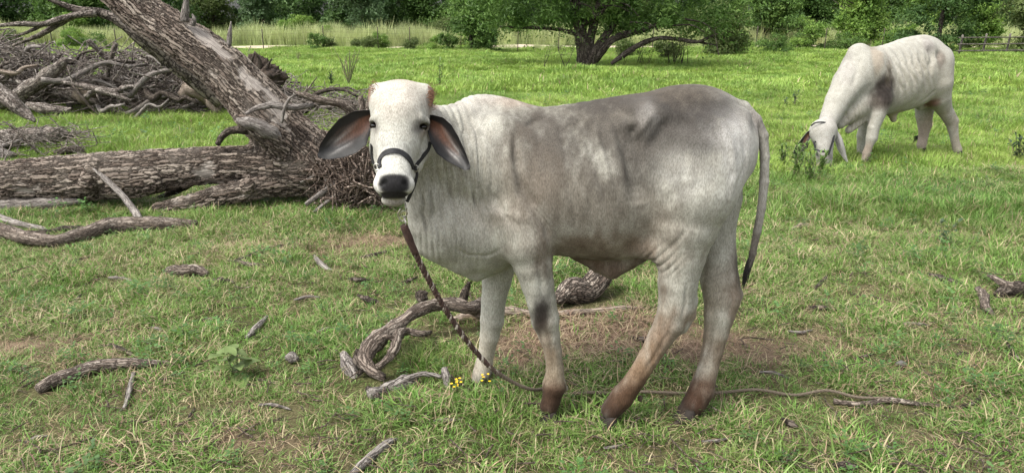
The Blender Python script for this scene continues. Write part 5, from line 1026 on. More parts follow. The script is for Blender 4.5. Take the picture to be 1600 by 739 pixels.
for k, (px, py, Y, a, ln, rr_, mt, lab) in enumerate((
    (20, 100, 12.4, .35, 1.5, .06, GREYW, 'thick grey limb near the top left of the brush pile'), (75, 92, 12.6, -.1, 1.3, .05, FARB, 'dark limb along the top of the brush pile left of the slanting log'), (150, 112, 11.9, .1, 1.6, .05, GREYW, 'long level grey limb crossing the middle of the brush pile'),
    (200, 98, 12.3, -.35, 1.2, .045, FARB, 'limb slanting down to the right in the middle of the pile'), (245, 120, 11.8, .5, 1.1, .05, GREYW, 'grey limb slanting up to the right by the thin grey branch'), (190, 140, 11.7, .12, 1.2, .055, FARB, 'thick limb low in the pile right of the sawn log'),
    (265, 152, 11.6, -.15, 1.1, .06, DARKW, 'dark limb on the ground in front of the pile by the leaning trunk'), (30, 128, 11.9, -.2, 1.2, .06, FARB, 'limb crossing under the slanting log at the left of the pile'), (10, 112, 11.8, .1, 1.0, .05, PALEW, 'pale broken limb at the left edge of the brush pile'),
    (310, 108, 12.0, -.5, 1.0, .04, GREYW, 'thin limb hanging down beside the leaning trunk at the right of the pile'), (120, 85, 12.6, .25, 1.2, .035, DARKW, 'thin dark limb sticking out of the top of the pile'), (455, 160, 11.8, -.12, 1.5, .045, FARB, 'limb lying in the grass right of the leaning trunk'),
    (500, 165, 11.5, .1, 1.2, .04, DARKW, 'dark limb lying behind the root end of the fallen tree'), (165, 166, 11.6, .02, 1.3, .045, GREYW, 'grey limb lying on the grass at the front edge of the pile'), (225, 172, 11.5, .3, .9, .035, GREYW, 'forked grey limb at the front right foot of the pile'))):
    pile_limb(k, px, py, Y, a, ln, rr_, mt, lab)
r = random.Random(11)
def pile_top(px): return np.interp(px, [-120, 0, 60, 150, 220, 300, 380, 430, 480, 560], [64, 74, 84, 96, 90, 88, 110, 134, 154, 166])
for q in range(240):                                                           # the larger branches, one by one
    px = r.uniform(-90, 440) if q < 215 else r.uniform(430, 570); Y = r.uniform(11.9, 14.0); top = P(px, pile_top(px), Y)[2]; z = r.random() ** .8 * max(top, .12); c = P(px, 100, Y); c[2] = z
    ln = r.uniform(.5, 1.5) * (1 if z > .3 else 1.1); a = r.gauss(0, .55) if r.random() < .75 else r.uniform(-1.5, 1.5); el = r.gauss(0, .22) * (1 if r.random() < .85 else 2.0); dy = r.gauss(0, .45)
    d = np.array([math.cos(el), dy, math.sin(el)]) * (1 if r.random() < .5 else -1); d /= np.linalg.norm(d); rad = r.choice([.011, .014, .018, .022, .03, .045]) * r.uniform(.8, 1.2); pts = []
    b1, b2 = r.gauss(0, .16), r.gauss(0, .16)
    for t in (-.5, -.25, 0, .25, .5): p = c + d * ln * t + np.array([0, b2, b1]) * (1 - 4 * t * t) + np.array([r.gauss(0, .02) for _ in range(3)]); p[2] = max(p[2], rad); pts.append(p)
    v, ff, b_ = tube(pts, [rad, rad * .95, rad * .85, rad * .7, rad * .45], 7, 3, .2, q); me = make_mesh('branch', v - c, ff, FARB if r.random() < .55 else (GREYW if r.random() < .6 else DARKW), attrs={'bark': b_})
    o = link('branch', me, None, c); th_ = 'thick' if rad > .035 else ('thin' if rad < .017 else 'slender'); zn = 'at the left end of' if px < 60 else ('in the left half of' if px < 170 else ('in the middle of' if px < 290 else ('near the leaning trunk in' if px < 430 else 'at the low right tail of'))); hg = 'high up' if z > .6 else ('halfway up' if z > .3 else 'low down'); finish(o, f'{th_} dead branch lying {hg} {zn} the brush pile', 'branch', 'dead branches heaped in the brush pile')
parts = []
for q in range(1900):
    px = r.uniform(-90, 440) if q < 1750 else r.uniform(430, 590); Y = r.uniform(11.8, 14.2); top = P(px, pile_top(px), Y)[2]; c = P(px, 100, Y); c[2] = r.random() ** .75 * max(top, .1) * 1.08; ln = r.uniform(.25, 1.1); a = r.uniform(0, 6.28); el = r.gauss(0, .5)
    d = np.array([math.cos(a) * math.cos(el), math.sin(a) * .6, math.sin(el)]); rad = r.uniform(.005, .014); pts = [c - d * ln / 2, c + np.array([r.gauss(0, .16), r.gauss(0, .08), r.gauss(0, .14)]), c + d * ln / 2]
    for p in pts: p[2] = max(p[2], .01)
    parts.append(tube(pts, [rad, rad * .8, rad * .3], 4, 3, cap=False))
BRW = bark_material('brushwood_bark', 40, 6, [(.09, .072, .062), (.19, .16, .142), (.32, .285, .26), (.48, .45, .42)], depth=.004, crack=(.06, .05, .043), pale=.5)
v, ff, b_ = join(parts); o = link('brushwood', make_mesh('brushwood', v, ff, BRW, attrs={'bark': b_})); finish(o, kind='stuff')
parts = []
for q in range(1100):                                                          # loose twigs and chips strewn in the grass
    py = 739 - 420 * r.random() ** 1.3; g = G(r.uniform(-60, 1660), py); a = r.uniform(0, 6.28); ln = r.uniform(.02, .11) * (1 if r.random() < .9 else 2.2); g[2] += r.uniform(.008, .04); d = np.array([math.cos(a), math.sin(a), r.gauss(0, .12)]) * ln; rad = r.uniform(.0012, .0045)
    parts.append(tube([g, g + d * .5 + np.array([r.gauss(0, .1) * ln, r.gauss(0, .1) * ln, 0]), g + d], [rad, rad * .9, rad * .5], 4, 2, .2, q, cap=False))
v, ff, b_ = join(parts); o = link('twig_litter', make_mesh('twig_litter', v, ff, bark_material('litter_bark', 90, 14, [(.03, .022, .017), (.08, .058, .045), (.20, .16, .13), (.42, .37, .31)], depth=.002), attrs={'bark': b_})); finish(o, kind='stuff')
parts = []
for q in range(330):                                                           # thin twigs caught round the left-hand logs and behind the root end
    if q < 210: px, py, Y = r.uniform(-60, 140), r.uniform(196, 250), r.uniform(8.0, 9.4)
    else: px, py, Y = r.uniform(430, 600), r.uniform(150, 195), r.uniform(8.5, 11.5)
    c = P(px, py, Y); c[2] = min(max(c[2], .02), .35); a = r.uniform(0, 6.28); el = r.gauss(0, .35); ln = r.uniform(.2, .7); d = np.array([math.cos(a) * math.cos(el), math.sin(a) * .6, math.sin(el)]) * ln; rad = r.uniform(.003, .010); pts = [c - d / 2, c + np.array([r.gauss(0, .07), r.gauss(0, .05), r.gauss(0, .05)]), c + d / 2]
    for p in pts: p[2] = max(p[2], .012)
    parts.append(tube(pts, [rad, rad * .8, rad * .3], 5, 4, cap=False))
v, ff, b_ = join(parts); o = link('dead_twigs', make_mesh('dead_twigs', v, ff, BRW, attrs={'bark': b_})); finish(o, kind='stuff')
rt = random.Random(77)
for k, (px, py, ang, ln) in enumerate(((330, 500, .3, 46), (250, 520, -.5, 30), (480, 470, .2, 40), (120, 470, .9, 26), (430, 640, -.2, 52), (505, 520, .6, 30), (300, 650, 1.2, 28), (700, 660, .1, 44), (1210, 590, -.3, 50), (1350, 560, .4, 34), (1430, 510, -.1, 42), (1120, 690, .2, 48),
        (1500, 560, .5, 30), (1250, 520, .1, 38), (60, 690, .4, 44), (640, 440, .5, 28), (1380, 700, -.4, 40), (960, 700, .3, 36), (820, 700, -.2, 30), (190, 440, -.2, 40))):
    dx, dy = math.cos(ang) * ln / 2, -math.sin(ang) * ln / 3; near = min(((abs(px - a) + abs(py - b)), n_) for a, b, n_ in ((170, 590, 'the curved foreground branch'), (372, 575, 'the broad-leaved weed'), (590, 720, 'the straight stick at the bottom edge'), (600, 560, 'the gnarled branches'), (560, 420, 'the dark twigs below the cow head'), (250, 370, 'the forked branch at left'),
        (860, 640, 'the near fore hoof'), (1080, 650, 'the hind hooves'), (1400, 632, 'the end of the rope'), (1550, 460, 'the dark branches at the right edge'), (1280, 450, 'the cow tail')))[1]
    side = 'above' if k % 2 else 'close to'
    wood('twig', f"{'short' if ln < 36 else 'long'} thin {'grey' if k % 3 else 'dark'} twig in the grass near {near}", 'twig', [(px - dx, py - dy, None, 2.2), (px, py + rt.uniform(-4, 4), None, 2.6), (px + dx, py + dy, None, 1.6)], GREYW if k % 3 else DARKW, seed=400 + k, rough=.3, group='small twigs lying in the grass')
# dark core added under the pile to make its dark gaps, and the upturned stump
def clod(name, c, rad, mat, seed, parent=None, sc_=(1, 1, 1), res=28, amp=.35):
    vs, F = [], []
    for i in range(res + 1):
        a = math.pi * i / res
        for j in range(res * 2): b = math.pi * j / res; vs.append((math.sin(a) * math.cos(b), math.sin(a) * math.sin(b), math.cos(a)))
    vs = np.array(vs); d = 1 + amp * fbm(vs * 1.6 + seed, 3, seed) + amp * .8 * np.abs(fbm(vs * 6 + seed, 4, seed + 1)); vs = vs * d[:, None] * rad * np.array(sc_) + np.array(c)
    w = res * 2
    for i in range(res):
        for j in range(w): F.append([i * w + j, (i + 1) * w + j, (i + 1) * w + (j + 1) % w, i * w + (j + 1) % w])
    vs[:, 2] = np.maximum(vs[:, 2], -.02); return link(name, make_mesh(name, vs, np.array(F), mat, attrs={'bark': vs}), parent)
core = thing('added_dark_core', 'added dark mound that makes the dark gaps inside the brush pile', 'mound', (P(150, 150, 13.2)[0], 13.2, 0))
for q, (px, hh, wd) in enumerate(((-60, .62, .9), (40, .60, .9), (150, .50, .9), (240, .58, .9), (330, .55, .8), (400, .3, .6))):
    c = P(px, 100, 13.3); c[2] = .05; clod('dark_core_lump', c, 1.0, SOIL_CORE_M, 50 + q, core, (wd, .5, hh), 22, .3)
st = thing('upturned_stump', 'dark upturned stump with ragged roots behind the diagonal trunk', 'stump', (P(405, 140, 11.2)[0], 11.2, 0))
clod('root_ball', P(402, 122, 11.2), .26, SOIL_CORE_M, 71, st, (1.25, .8, 1.0), 40, .42)
for q in range(16):
    a = r.uniform(0, 6.28); c = P(405, 120, 11.1); e = c + np.array([math.cos(a) * .42, -.1, math.sin(a) * .36]); m_ = (c + e) / 2 + np.array([r.gauss(0, .05), 0, r.gauss(0, .05)])
    v, ff, b_ = tube([c, m_, e], [.045, .03, .01], 6, 4, .35, q); link('root', make_mesh('root', v, ff, DARKW, attrs={'bark': b_}), st)
# ================================================================== trees, bushes, fences
def leaf_mat(name, cols, trans=.3, dark=.0):
    m, ns, ls, bs = new_mat(name); geo = ns.new('ShaderNodeNewGeometry'); t = attr(ns, 'tint'); n = noise_n(ns, ls, geo.outputs['Position'], .9, 4, .6)
    mm = ns.new('ShaderNodeMath'); mm.operation = 'MULTIPLY_ADD'; ls.new(t.outputs['Fac'], mm.inputs[0]); mm.inputs[1].default_value = .6; sc2 = ns.new('ShaderNodeMath'); sc2.operation = 'MULTIPLY_ADD'; ls.new(n.outputs[0], sc2.inputs[0]); sc2.inputs[1].default_value = .9; sc2.inputs[2].default_value = -.25; ls.new(sc2.outputs[0], mm.inputs[2])
    r = ramp(ns, [(.1, cols[0]), (.5, cols[1]), (.95, cols[2])]); ls.new(mm.outputs[0], r.inputs[0]); ls.new(r.outputs[0], bs.inputs['Base Color']); bs.inputs['Roughness'].default_value = .5; bs.inputs['Specular IOR Level'].default_value = .3
    tr = ns.new('ShaderNodeBsdfTranslucent'); ls.new(r.outputs[0], tr.inputs[0]); mx = ns.new('ShaderNodeMixShader'); mx.inputs[0].default_value = trans + .12; ls.new(bs.outputs[0], mx.inputs[1]); ls.new(tr.outputs[0], mx.inputs[2]); ls.new(mx.outputs[0], ns['Material Output'].inputs[0]); return m
LEAF = {'dark': leaf_mat('leaf_dark', [(.026, .060, .018), (.070, .135, .038), (.15, .24, .070)]),
        'mid': leaf_mat('leaf_mid', [(.040, .085, .020), (.10, .185, .040), (.20, .30, .075)]),
        'bright': leaf_mat('leaf_bright', [(.07, .145, .025), (.16, .27, .05), (.30, .42, .09)]),
        'olive': leaf_mat('leaf_olive', [(.055, .085, .025), (.12, .165, .05), (.21, .26, .10)]),
        'blue': leaf_mat('leaf_bluish', [(.045, .085, .032), (.10, .17, .072), (.20, .28, .13)])}
BARKT = bark_material('tree_bark', 14, 4, [(.028, .022, .018), (.060, .048, .040), (.105, .088, .075), (.17, .15, .13)], depth=.02, pale=.15)
def crown_mesh(name, seed, lobes, nleaf, ls_, mat, droop=.3, clump=.35, nclump=90, asp=2.2):
    """leaf faces gathered in clumps on irregular lobes; lobes = (x, y, z, rx, ry, rz)"""
    g = np.random.default_rng(seed); vol = np.array([l[3] * l[4] * l[5] for l in lobes]) ** .67; cen = []
    pick = g.choice(len(lobes), nclump, p=vol / vol.sum())
    for k in pick:
        l = lobes[k]; u = g.normal(size=3); u /= np.linalg.norm(u); rr = g.uniform(.45, 1.0) ** .6; cen.append(np.array(l[:3]) + u * rr * np.array(l[3:]))
    cen = np.array(cen); ck = g.integers(0, nclump, nleaf); sz = g.uniform(.5, 1.3, nclump); ct = g.random(nclump)
    off = g.normal(size=(nleaf, 3)) * clump * sz[ck][:, None] * np.array([1, 1, .55]); p = cen[ck] + off; p[:, 2] -= droop * np.abs(off[:, 0] * off[:, 1]) / clump
    p[:, 2] = np.maximum(p[:, 2], .03)
    n = off / (np.linalg.norm(off, axis=1)[:, None] + 1e-6) + g.normal(size=(nleaf, 3)) * .7 + np.array([0, 0, .5]); n /= np.linalg.norm(n, axis=1)[:, None]
    t = np.cross(n, g.normal(size=(nleaf, 3))); t /= np.linalg.norm(t, axis=1)[:, None]; b = np.cross(n, t); L = (ls_ * g.uniform(.5, 1.4, nleaf))[:, None]; W = L / asp
    v = np.stack([p - t * L, p - b * W, p + t * L - n * L * .25, p + b * W], 1).reshape(-1, 3); tint = np.repeat(np.clip(ct[ck] * .6 + g.random(nleaf) * .4, 0, 1), 4)
    return make_mesh(name, v, np.arange(nleaf * 4).reshape(-1, 4), mat, False, {'tint': tint})
def lobes_of(seed, w, h, n=7, base=.3):
    r = random.Random(seed); L = []
    for q in range(n): a = r.uniform(0, 6.28); d = r.uniform(.1, .62) * w; z = h * (base + (1 - base) * r.uniform(.12, .85)); L.append((d * math.cos(a), d * math.sin(a), z, w * r.uniform(.35, .6), w * r.uniform(.35, .6), h * r.uniform(.12, .26)))
    return L
def trunk_mesh(name, seed, h, r0, w, mat=None):
    r = random.Random(seed); parts = [tube([(0, 0, -.1), (r.gauss(0, .08), r.gauss(0, .08), h * .25), (r.gauss(0, .2), r.gauss(0, .2), h * .5), (r.gauss(0, .3), r.gauss(0, .3), h * .85)], [r0 * 1.25, r0, r0 * .7, r0 * .2], 9, 4, .15, seed)]
    for q in range(9):
        z = h * r.uniform(.18, .6); a = r.uniform(0, 6.28); l = w * r.uniform(.5, .95); parts.append(tube([(0, 0, z), (math.cos(a) * l * .4, math.sin(a) * l * .4, z + l * .25), (math.cos(a) * l, math.sin(a) * l, z + l * r.uniform(.2, .7))], [r0 * .45, r0 * .3, r0 * .08], 6, 4, .2, q))
    v, ff, b_ = join(parts); return make_mesh(name, v, ff, mat or BARKT, attrs={'bark': b_})
PROTO = {}
def proto(key, seed, w, h, n, ls_, mat, base, clump=.35, nclump=110, trunk=.16, nl=8):
    PROTO[key] = (crown_mesh('crown_' + key, seed, lobes_of(seed, w, h, nl, base), n, ls_, LEAF[mat], clump=clump, nclump=nclump), trunk_mesh('trunk_' + key, seed, h, trunk, w))
proto('wood_dark', 1, 2.9, 7.5, 15000, .13, 'dark', .0, .42, 130); proto('wood_dark2', 2, 3.1, 8.5, 15000, .13, 'dark', .02, .45, 120); proto('wood_mid', 3, 2.7, 6.5, 15000, .13, 'mid', .0, .40, 130); proto('wood_bright', 4, 2.5, 5.5, 14000, .12, 'bright', .0, .36, 120)
proto('wood_olive', 5, 2.4, 5.0, 13000, .12, 'olive', .0, .38, 110); proto('wood_blue', 6, 2.7, 6.2, 14000, .12, 'blue', .0, .38, 130)
proto('bush_dark', 11, .75, 1.15, 3500, .05, 'mid', -.1, .13, 50, .02, 6); proto('bush_mid', 12, .75, 1.2, 3500, .05, 'olive', -.1, .13, 50, .02, 6); proto('bush_bright', 13, 1.0, 1.6, 3800, .06, 'bright', -.1, .16, 50, .02, 6); proto('bush_wide', 14, 1.5, 1.1, 5000, .055, 'mid', -.1, .16, 70, .02, 8)
def plant_tree(name, key, label, cat, px, Y, s=1.0, rot=0.0, group=None, sx=1.0):
    x = P(px, 60, Y)[0]; t = thing(name, label, cat, (x, Y, float(gh(x, Y)) - .02), group); t.rotation_euler = (0, 0, rot); t.scale = (s * sx, s * sx, s); cm, tm = PROTO[key]
    for nm, me in (('crown', cm), ('trunk', tm)): o = bpy.data.objects.new(nm, me); COL.objects.link(o); o.parent = t
    return t
r = random.Random(2)
# the wooded row behind the tall grass, and the rows behind it
def zone(px): return ['left of the photographed view', 'at the far left behind the dead limb', 'behind the leaning fallen trunk', 'between the leaning trunk and the cow head', 'behind the cow head', 'between the cow head and the spreading tree', 'behind the spreading tree', 'right of the spreading tree', 'behind the grazing cow', 'behind the rail fence', 'right of the photographed view'][int(np.searchsorted([-5, 130, 330, 540, 680, 830, 1010, 1260, 1480, 1605], px))]
ks = ['wood_dark', 'wood_mid', 'wood_dark2', 'wood_blue', 'wood_dark', 'wood_mid', 'wood_dark2', 'wood_olive', 'wood_dark']
for q, px in enumerate(np.linspace(-200, 1800, 31)):
    kk = ks[(q * 5 + 3) % 9] if not 1240 < px < 1480 else ('wood_bright' if q % 2 else 'wood_mid')
    plant_tree('tree', kk, {'wood_dark': 'dark green', 'wood_dark2': 'tall very dark', 'wood_mid': 'mid green', 'wood_blue': 'grey-green', 'wood_olive': 'olive', 'wood_bright': 'bright green'}[kk] + ' tree in the wooded row ' + zone(px), 'tree', px + r.uniform(-20, 20), r.uniform(59, 64), r.uniform(.85, 1.15), r.uniform(0, 6.28), 'trees of the front wooded row')
for q, px in enumerate(np.linspace(-250, 1850, 26)):
    plant_tree('tree', ['wood_dark', 'wood_dark2'][q % 2], 'dark tree deep in the wood ' + zone(px), 'tree', px + r.uniform(-20, 20), r.uniform(69, 76), r.uniform(1.2, 1.5), r.uniform(0, 6.28), 'trees of the deep wood')
# individual trees and bushes
plant_tree('tree', 'wood_mid', 'dense green tree with foliage down to the ground above the cow shoulder', 'tree', 737, 40.5, .62, 1.0, sx=1.0)
plant_tree('tree', 'wood_dark', 'dark tree whose foliage hangs over the fence left of the large spreading tree', 'tree', 800, 54, .9, 2.0)
plant_tree('tree', 'wood_blue', 'grey-green feathery tree at the top centre left behind the cow head', 'tree', 565, 55, .9, 2.5)
plant_tree('tree', 'wood_bright', 'bright green rounded tree directly behind the grazing cow', 'tree', 1340, 46, .85, 1.7)
plant_tree('tree', 'wood_olive', 'small olive tree with a dark thin trunk right of the large spreading tree', 'tree', 1128, 34, .55, .6)
plant_tree('tree', 'wood_mid', 'mid green tree with a reddish trunk left of the low round bush', 'tree', 1192, 50, .8, .9)
plant_tree('tree', 'wood_dark2', 'tall dark tree behind the grazing cow rump', 'tree', 1470, 39, .75, 3.3)
plant_tree('tree', 'wood_bright', 'yellow-green tree overhanging the rail fence at the right', 'tree', 1535, 43, .62, 4.0)
plant_tree('tree', 'wood_olive', 'olive tree with drooping branches at the right edge', 'tree', 1620, 37, .75, 5.0)
plant_tree('tree', 'wood_bright', 'light green young tree at the far left behind the dead limb', 'tree', 115, 56, .45, .2)
for q, (px, key, Y, s, lab) in enumerate(((497, 'bush_dark', 41, .85, 'small dark bush at the fence, leftmost of the fence-line bushes'), (516, 'bush_mid', 41.3, .7, 'narrow bush just right of the leftmost fence-line bush'), (580, 'bush_mid', 41.5, .8, 'thin olive bush at the fence, midway along the bushes'),
        (641, 'bush_mid', 41.8, .75, 'small olive bush at the fence left of the pair of bushes'), (674, 'bush_bright', 41.4, .6, 'light green bush at the fence beside the dense green tree'), (702, 'bush_dark', 41, .9, 'dark bush touching the left side of the dense green tree'),
        (768, 'bush_dark', 40, .9, 'dark bush under the right side of the dense green tree'), (1218, 'bush_wide', 37, .85, 'low wide round bush on the pasture edge left of the grazing cow'), (1262, 'bush_bright', 43, 1.1, 'leafy light bush behind the low round bush'),
        (1400, 'bush_bright', 43, 1.1, 'light green bush just above the grazing cow back'), (1045, 'bush_mid', 30, .9, 'twiggy olive shrub between the large tree and the thin dark trunk'), (985, 'bush_mid', 33, .9, 'round grey-green shrub under the sweeping limb of the large tree'),
        (1155, 'bush_bright', 36, .9, 'light shrub just right of the thin dark trunk'), (115, 'bush_bright', 46, .9, 'light green bush in the tall grass at the far left'), (8, 'bush_mid', 44, 1.2, 'olive bush at the far left edge behind the dead limb'))):
    plant_tree('bush', key, lab, 'bush', px, Y, s, q * 1.3)

for q in range(34):                                                             # scrub in and around the tall grass
    px = r.uniform(-60, 1660); Y = r.choice([r.uniform(49, 57), r.uniform(49, 57), r.uniform(42, 44)]); key = r.choice(['bush_mid', 'bush_bright', 'bush_mid', 'bush_wide']) if Y < 45 else r.choice(['wood_bright', 'wood_olive', 'wood_mid', 'bush_bright'])
    s_ = r.uniform(.5, .95) if Y < 45 else (r.uniform(.22, .42) if key[0] == 'w' else r.uniform(.9, 1.4))
    plant_tree('shrub', key, {'bush_mid': 'small olive', 'bush_bright': 'light green', 'bush_wide': 'low spreading', 'wood_bright': 'bright green', 'wood_olive': 'tall olive', 'wood_mid': 'mid green'}[key] + (' shrub at the fence ' if Y < 45 else ' shrub in the tall pale grass ') + zone(px), 'shrub', px, Y, s_, r.uniform(0, 6.28), 'scrub along the track')
# ---- the large spreading tree in the middle distance
TY = 25.5
sp = thing('spreading_tree', 'large dark spreading tree with several leaning trunks and a long low limb', 'tree', (P(915, 105, TY)[0], TY, float(gh(P(915, 105, TY)[0], TY))))
def limb(nm, L, seed):
    pts, rad = pxc(L); v, ff, b_ = tube(pts, rad, 10, 5, .18, seed); return link(nm, make_mesh(nm, v, ff, BARKT, attrs={'bark': b_}), sp)
limb('trunk', [(912, 108, TY, 12), (911, 88, TY, 10), (908, 60, TY, 9.5), (904, 30, TY, 9), (895, -10, TY, 7), (880, -60, TY, 5)], 1)
limb('trunk', [(917, 106, TY, 9), (920, 80, TY, 7.5), (925, 50, TY, 7), (935, 10, TY, 6), (948, -40, TY, 4.5)], 2)
limb('trunk', [(922, 104, TY, 8), (930, 80, TY - .1, 7), (945, 58, TY - .1, 6), (965, 30, TY, 5), (990, -10, TY, 4)], 3)
limb('limb', [(930, 95, TY, 6), (942, 78, TY - .2, 6.5), (958, 62, TY - .3, 6), (985, 52, TY - .3, 5), (1020, 42, TY - .3, 4), (1060, 20, TY, 3)], 4)
limb('limb', [(955, 100, TY - .5, 3), (975, 86, TY - .5, 4.5), (1000, 70, TY - .6, 4), (1030, 60, TY - .6, 3.4), (1060, 62, TY - .6, 3), (1090, 66, TY - .6, 2.6), (1115, 55, TY - .6, 1.8)], 5)
limb('limb', [(1040, 60, TY - .6, 2.4), (1080, 64, TY - .5, 2.2), (1120, 72, TY - .4, 1.4)], 6)
limb('limb', [(905, 55, TY, 4), (870, 46, TY, 3), (820, 44, TY, 2.4), (780, 42, TY, 1.5)], 7)
limb('limb', [(908, 40, TY, 4), (940, 20, TY - .5, 3), (960, -10, TY - .5, 2)], 8)
for q, (a, b, c, d) in enumerate(((930, 10, 985, 20), (950, 0, 1000, 28), (905, 5, 930, 30), (985, 35, 1030, 50), (1050, 40, 1100, 50), (1070, 30, 1120, 55))):
    limb('twig', [(a, b, TY - .9, 1.4), ((a + c) / 2 + 6, (b + d) / 2 - 5, TY - .95, 1), (c, d, TY - 1, .6)], 20 + q)
sx_ = P(915, 105, TY)[0]; k_ = mpx(900, 50, TY)
def lb(px, py, dy, rx, rz, ry=1.3): p = P(px, py, TY + dy); return (p[0], p[1], p[2], rx * k_, ry, rz * k_)
LBS = [lb(830, 10, 0, 60, 30), lb(790, 20, .3, 40, 18), lb(880, 25, .6, 45, 22), lb(930, 0, -.3, 60, 26), lb(1000, 22, -.3, 50, 24), lb(1030, 35, -.2, 34, 16), lb(960, 30, .8, 50, 22), lb(1060, 10, 0, 50, 26), lb(1100, 30, .2, 38, 18), lb(1130, 5, .3, 44, 24), lb(850, -60, 0, 90, 50, 2.2),
       lb(950, -80, 0, 100, 60, 2.4), lb(1050, -60, 0, 90, 50, 2.2), lb(900, -150, 0, 120, 60, 2.5), lb(780, -20, .2, 50, 26), lb(1010, -150, 0, 110, 60, 2.4)]
o = link('crown', crown_mesh('spreading_crown', 77, LBS, 64000, .075, LEAF['mid'], droop=.7, clump=.24, nclump=420, asp=3.2), sp)
# a dead thicket and saplings under and around it
def bare(name, label, px, py, h, n, seed, cat='sapling', leaf=None):
    rr = random.Random(seed); g = G(px, py); t = thing(name, label, cat, (g[0], g[1], g[2])); parts = []
    for q in range(n):
        a = rr.uniform(0, 6.28); s_ = np.array([g[0] + rr.gauss(0, .05 * n ** .5), g[1] + rr.gauss(0, .1), g[2] - .02]); e = s_ + np.array([math.cos(a) * h * .28, math.sin(a) * h * .2, h * rr.uniform(.7, 1.05)]); m_ = (s_ + e) / 2 + np.array([rr.gauss(0, .05), 0, 0]); w = h * .011
        parts.append(tube([s_, m_, e], [w, w * .7, w * .2], 5, 4, .2, q))
        for z in range(5):
            u = rr.uniform(.3, .9); b = s_ + (e - s_) * u; parts.append(tube([b, b + np.array([rr.gauss(0, h * .16), rr.gauss(0, h * .12), h * rr.uniform(.05, .22)])], [w * .4, w * .1], 4, 2, cap=False))
    v, ff, b_ = join(parts); link('stem', make_mesh('stem', v, ff, BARKT, attrs={'bark': b_}), t)
    if leaf:
        link('foliage', crown_mesh('foliage', seed, [(g[0], g[1], g[2] + h * .65, h * .3, h * .2, h * .35)], leaf[1], leaf[2], LEAF[leaf[0]], clump=h * .1, nclump=30, droop=0), t)
    return t
bare('sapling', 'bare thin sapling left of the large tree trunk', 847, 106, 1.0, 2, 1); bare('sapling', 'thin leafy sapling just left of the large tree trunk', 881, 108, 1.3, 2, 2, leaf=('olive', 250, .03))
bare('sapling', 'straight dark sapling under the low limb of the large tree', 1046, 104, 1.3, 1, 3, leaf=('olive', 250, .03)); bare('thicket', 'twiggy thicket right of the large tree under its low limb', 1060, 103, 1.3, 12, 4, 'thicket', ('olive', 500, .03)); bare('thicket', 'thin brown thicket below the sweeping limb', 1005, 102, 1.0, 8, 5, 'thicket', ('olive', 300, .03))
bare('sapling', 'small bare sapling right beside the leaning trunks', 972, 104, .9, 2, 6)
bare('sapling', 'thin dark trunk of a small tree standing right of the thicket', 1124, 90, 2.2, 1, 7)

# ---- wire fence along the track
POST = simple_mat('rusty_steel_post', (.08, .065, .05), .8, .3, var=.4, scale=20); WOODP = bark_material('fence_timber', 40, 6, [(.05, .043, .038), (.10, .09, .08), (.16, .145, .13), (.25, .23, .21)], depth=.004)
fe = thing('wire_fence', 'wire fence on thin dark posts along the pale track', 'fence', (0, 41.5, 0))
def post(px, Y, h, r0, parent, mat, name='post'):
    x = P(px, 60, Y)[0]; z = float(gh(x, Y)); pts = [(x, Y, z - .1), (x + .01, Y, z + h * .5), (x + .02, Y, z + h)]; v, ff, b_ = tube(pts, [r0, r0, r0 * .95], 6, 2, .05, int(px)); return link(name, make_mesh(name, v, ff, mat, attrs={'bark': b_}), parent)
FP = [-120, -20, 80, 180, 290, 410, 505, 590, 640, 720, 809, 873, 945, 1020, 1100, 1182, 1290, 1380, 1450]
for px in FP: post(px, 41.5, 1.3, .028, fe, POST)
for z in (.35, .65, .95, 1.22):
    pts = []
    for px in np.linspace(-130, 1460, 60): x = P(px, 60, 41.5)[0]; pts.append((x, 41.46, float(gh(x, 41.5)) + z + .015 * math.sin(px * .09)))
    v, ff, b_ = tube(pts, [.0035] * 60, 4, 1, cap=False); link('wire', make_mesh('wire', v, ff, POST, attrs={'bark': b_}), fe)
# ---- grey rail fence at the right
rf = thing('rail_fence', 'grey timber rail fence behind the pasture at the far right', 'fence', (P(1550, 90, 36)[0], 36, 0))
for px in (1503, 1540, 1577, 1614, 1651): post(px, 36, 1.05, .05, rf, WOODP)
for z in (.28, .60, .92):
    a, b = P(1498, 60, 35.9), P(1670, 60, 35.9); za, zb = float(gh(a[0], 36)), float(gh(b[0], 36)); pts = [(a[0] + (b[0] - a[0]) * t, 35.9, za + (zb - za) * t + z) for t in (0, .33, .66, 1)]
    v, ff, b_ = tube(pts, [.035] * 4, 6, 4, .08, 3); link('rail', make_mesh('rail', v, ff, WOODP, attrs={'bark': b_}), rf)
# white tub by the rail fence
g = G(1546, 94); wt = simple_mat('white_plastic', (.75, .75, .74), .5, var=.05); vs, F = [], []
for k, (z, rr_) in enumerate(((0, .14), (0, .16), (.28, .19), (.30, .205), (.32, .19), (.30, .17), (.03, .14))):
    for q in range(16): a = 2 * math.pi * q / 16; vs.append((rr_ * math.cos(a), rr_ * math.sin(a), z))
for k in range(6):
    for q in range(16): F.append([k * 16 + q, k * 16 + (q + 1) % 16, k * 16 + 16 + (q + 1) % 16, k * 16 + 16 + q])
F += [[96, 96 + q + 1, 96 + q + 2, 96 + q + 3] for q in range(0, 13, 2)]
o = link('tub', make_mesh('tub', vs, np.array(F), wt), None, (g[0], 35, float(gh(g[0], 35)))); finish(o, 'small white plastic tub standing in front of the rail fence', 'tub')
rg = np.random.default_rng(7)
def sample(y0, y1, dens, m=1.0):
    A = .84 * (y1 ** 2 - y0 ** 2) + 2 * m * (y1 - y0); n = int(A * dens); y = np.sqrt(rg.uniform(y0 ** 2, y1 ** 2, n)); x = rg.uniform(-1, 1, n) * (.84 * y + m); return x, y
PX, PI_, PR, PS = [], [], [], []
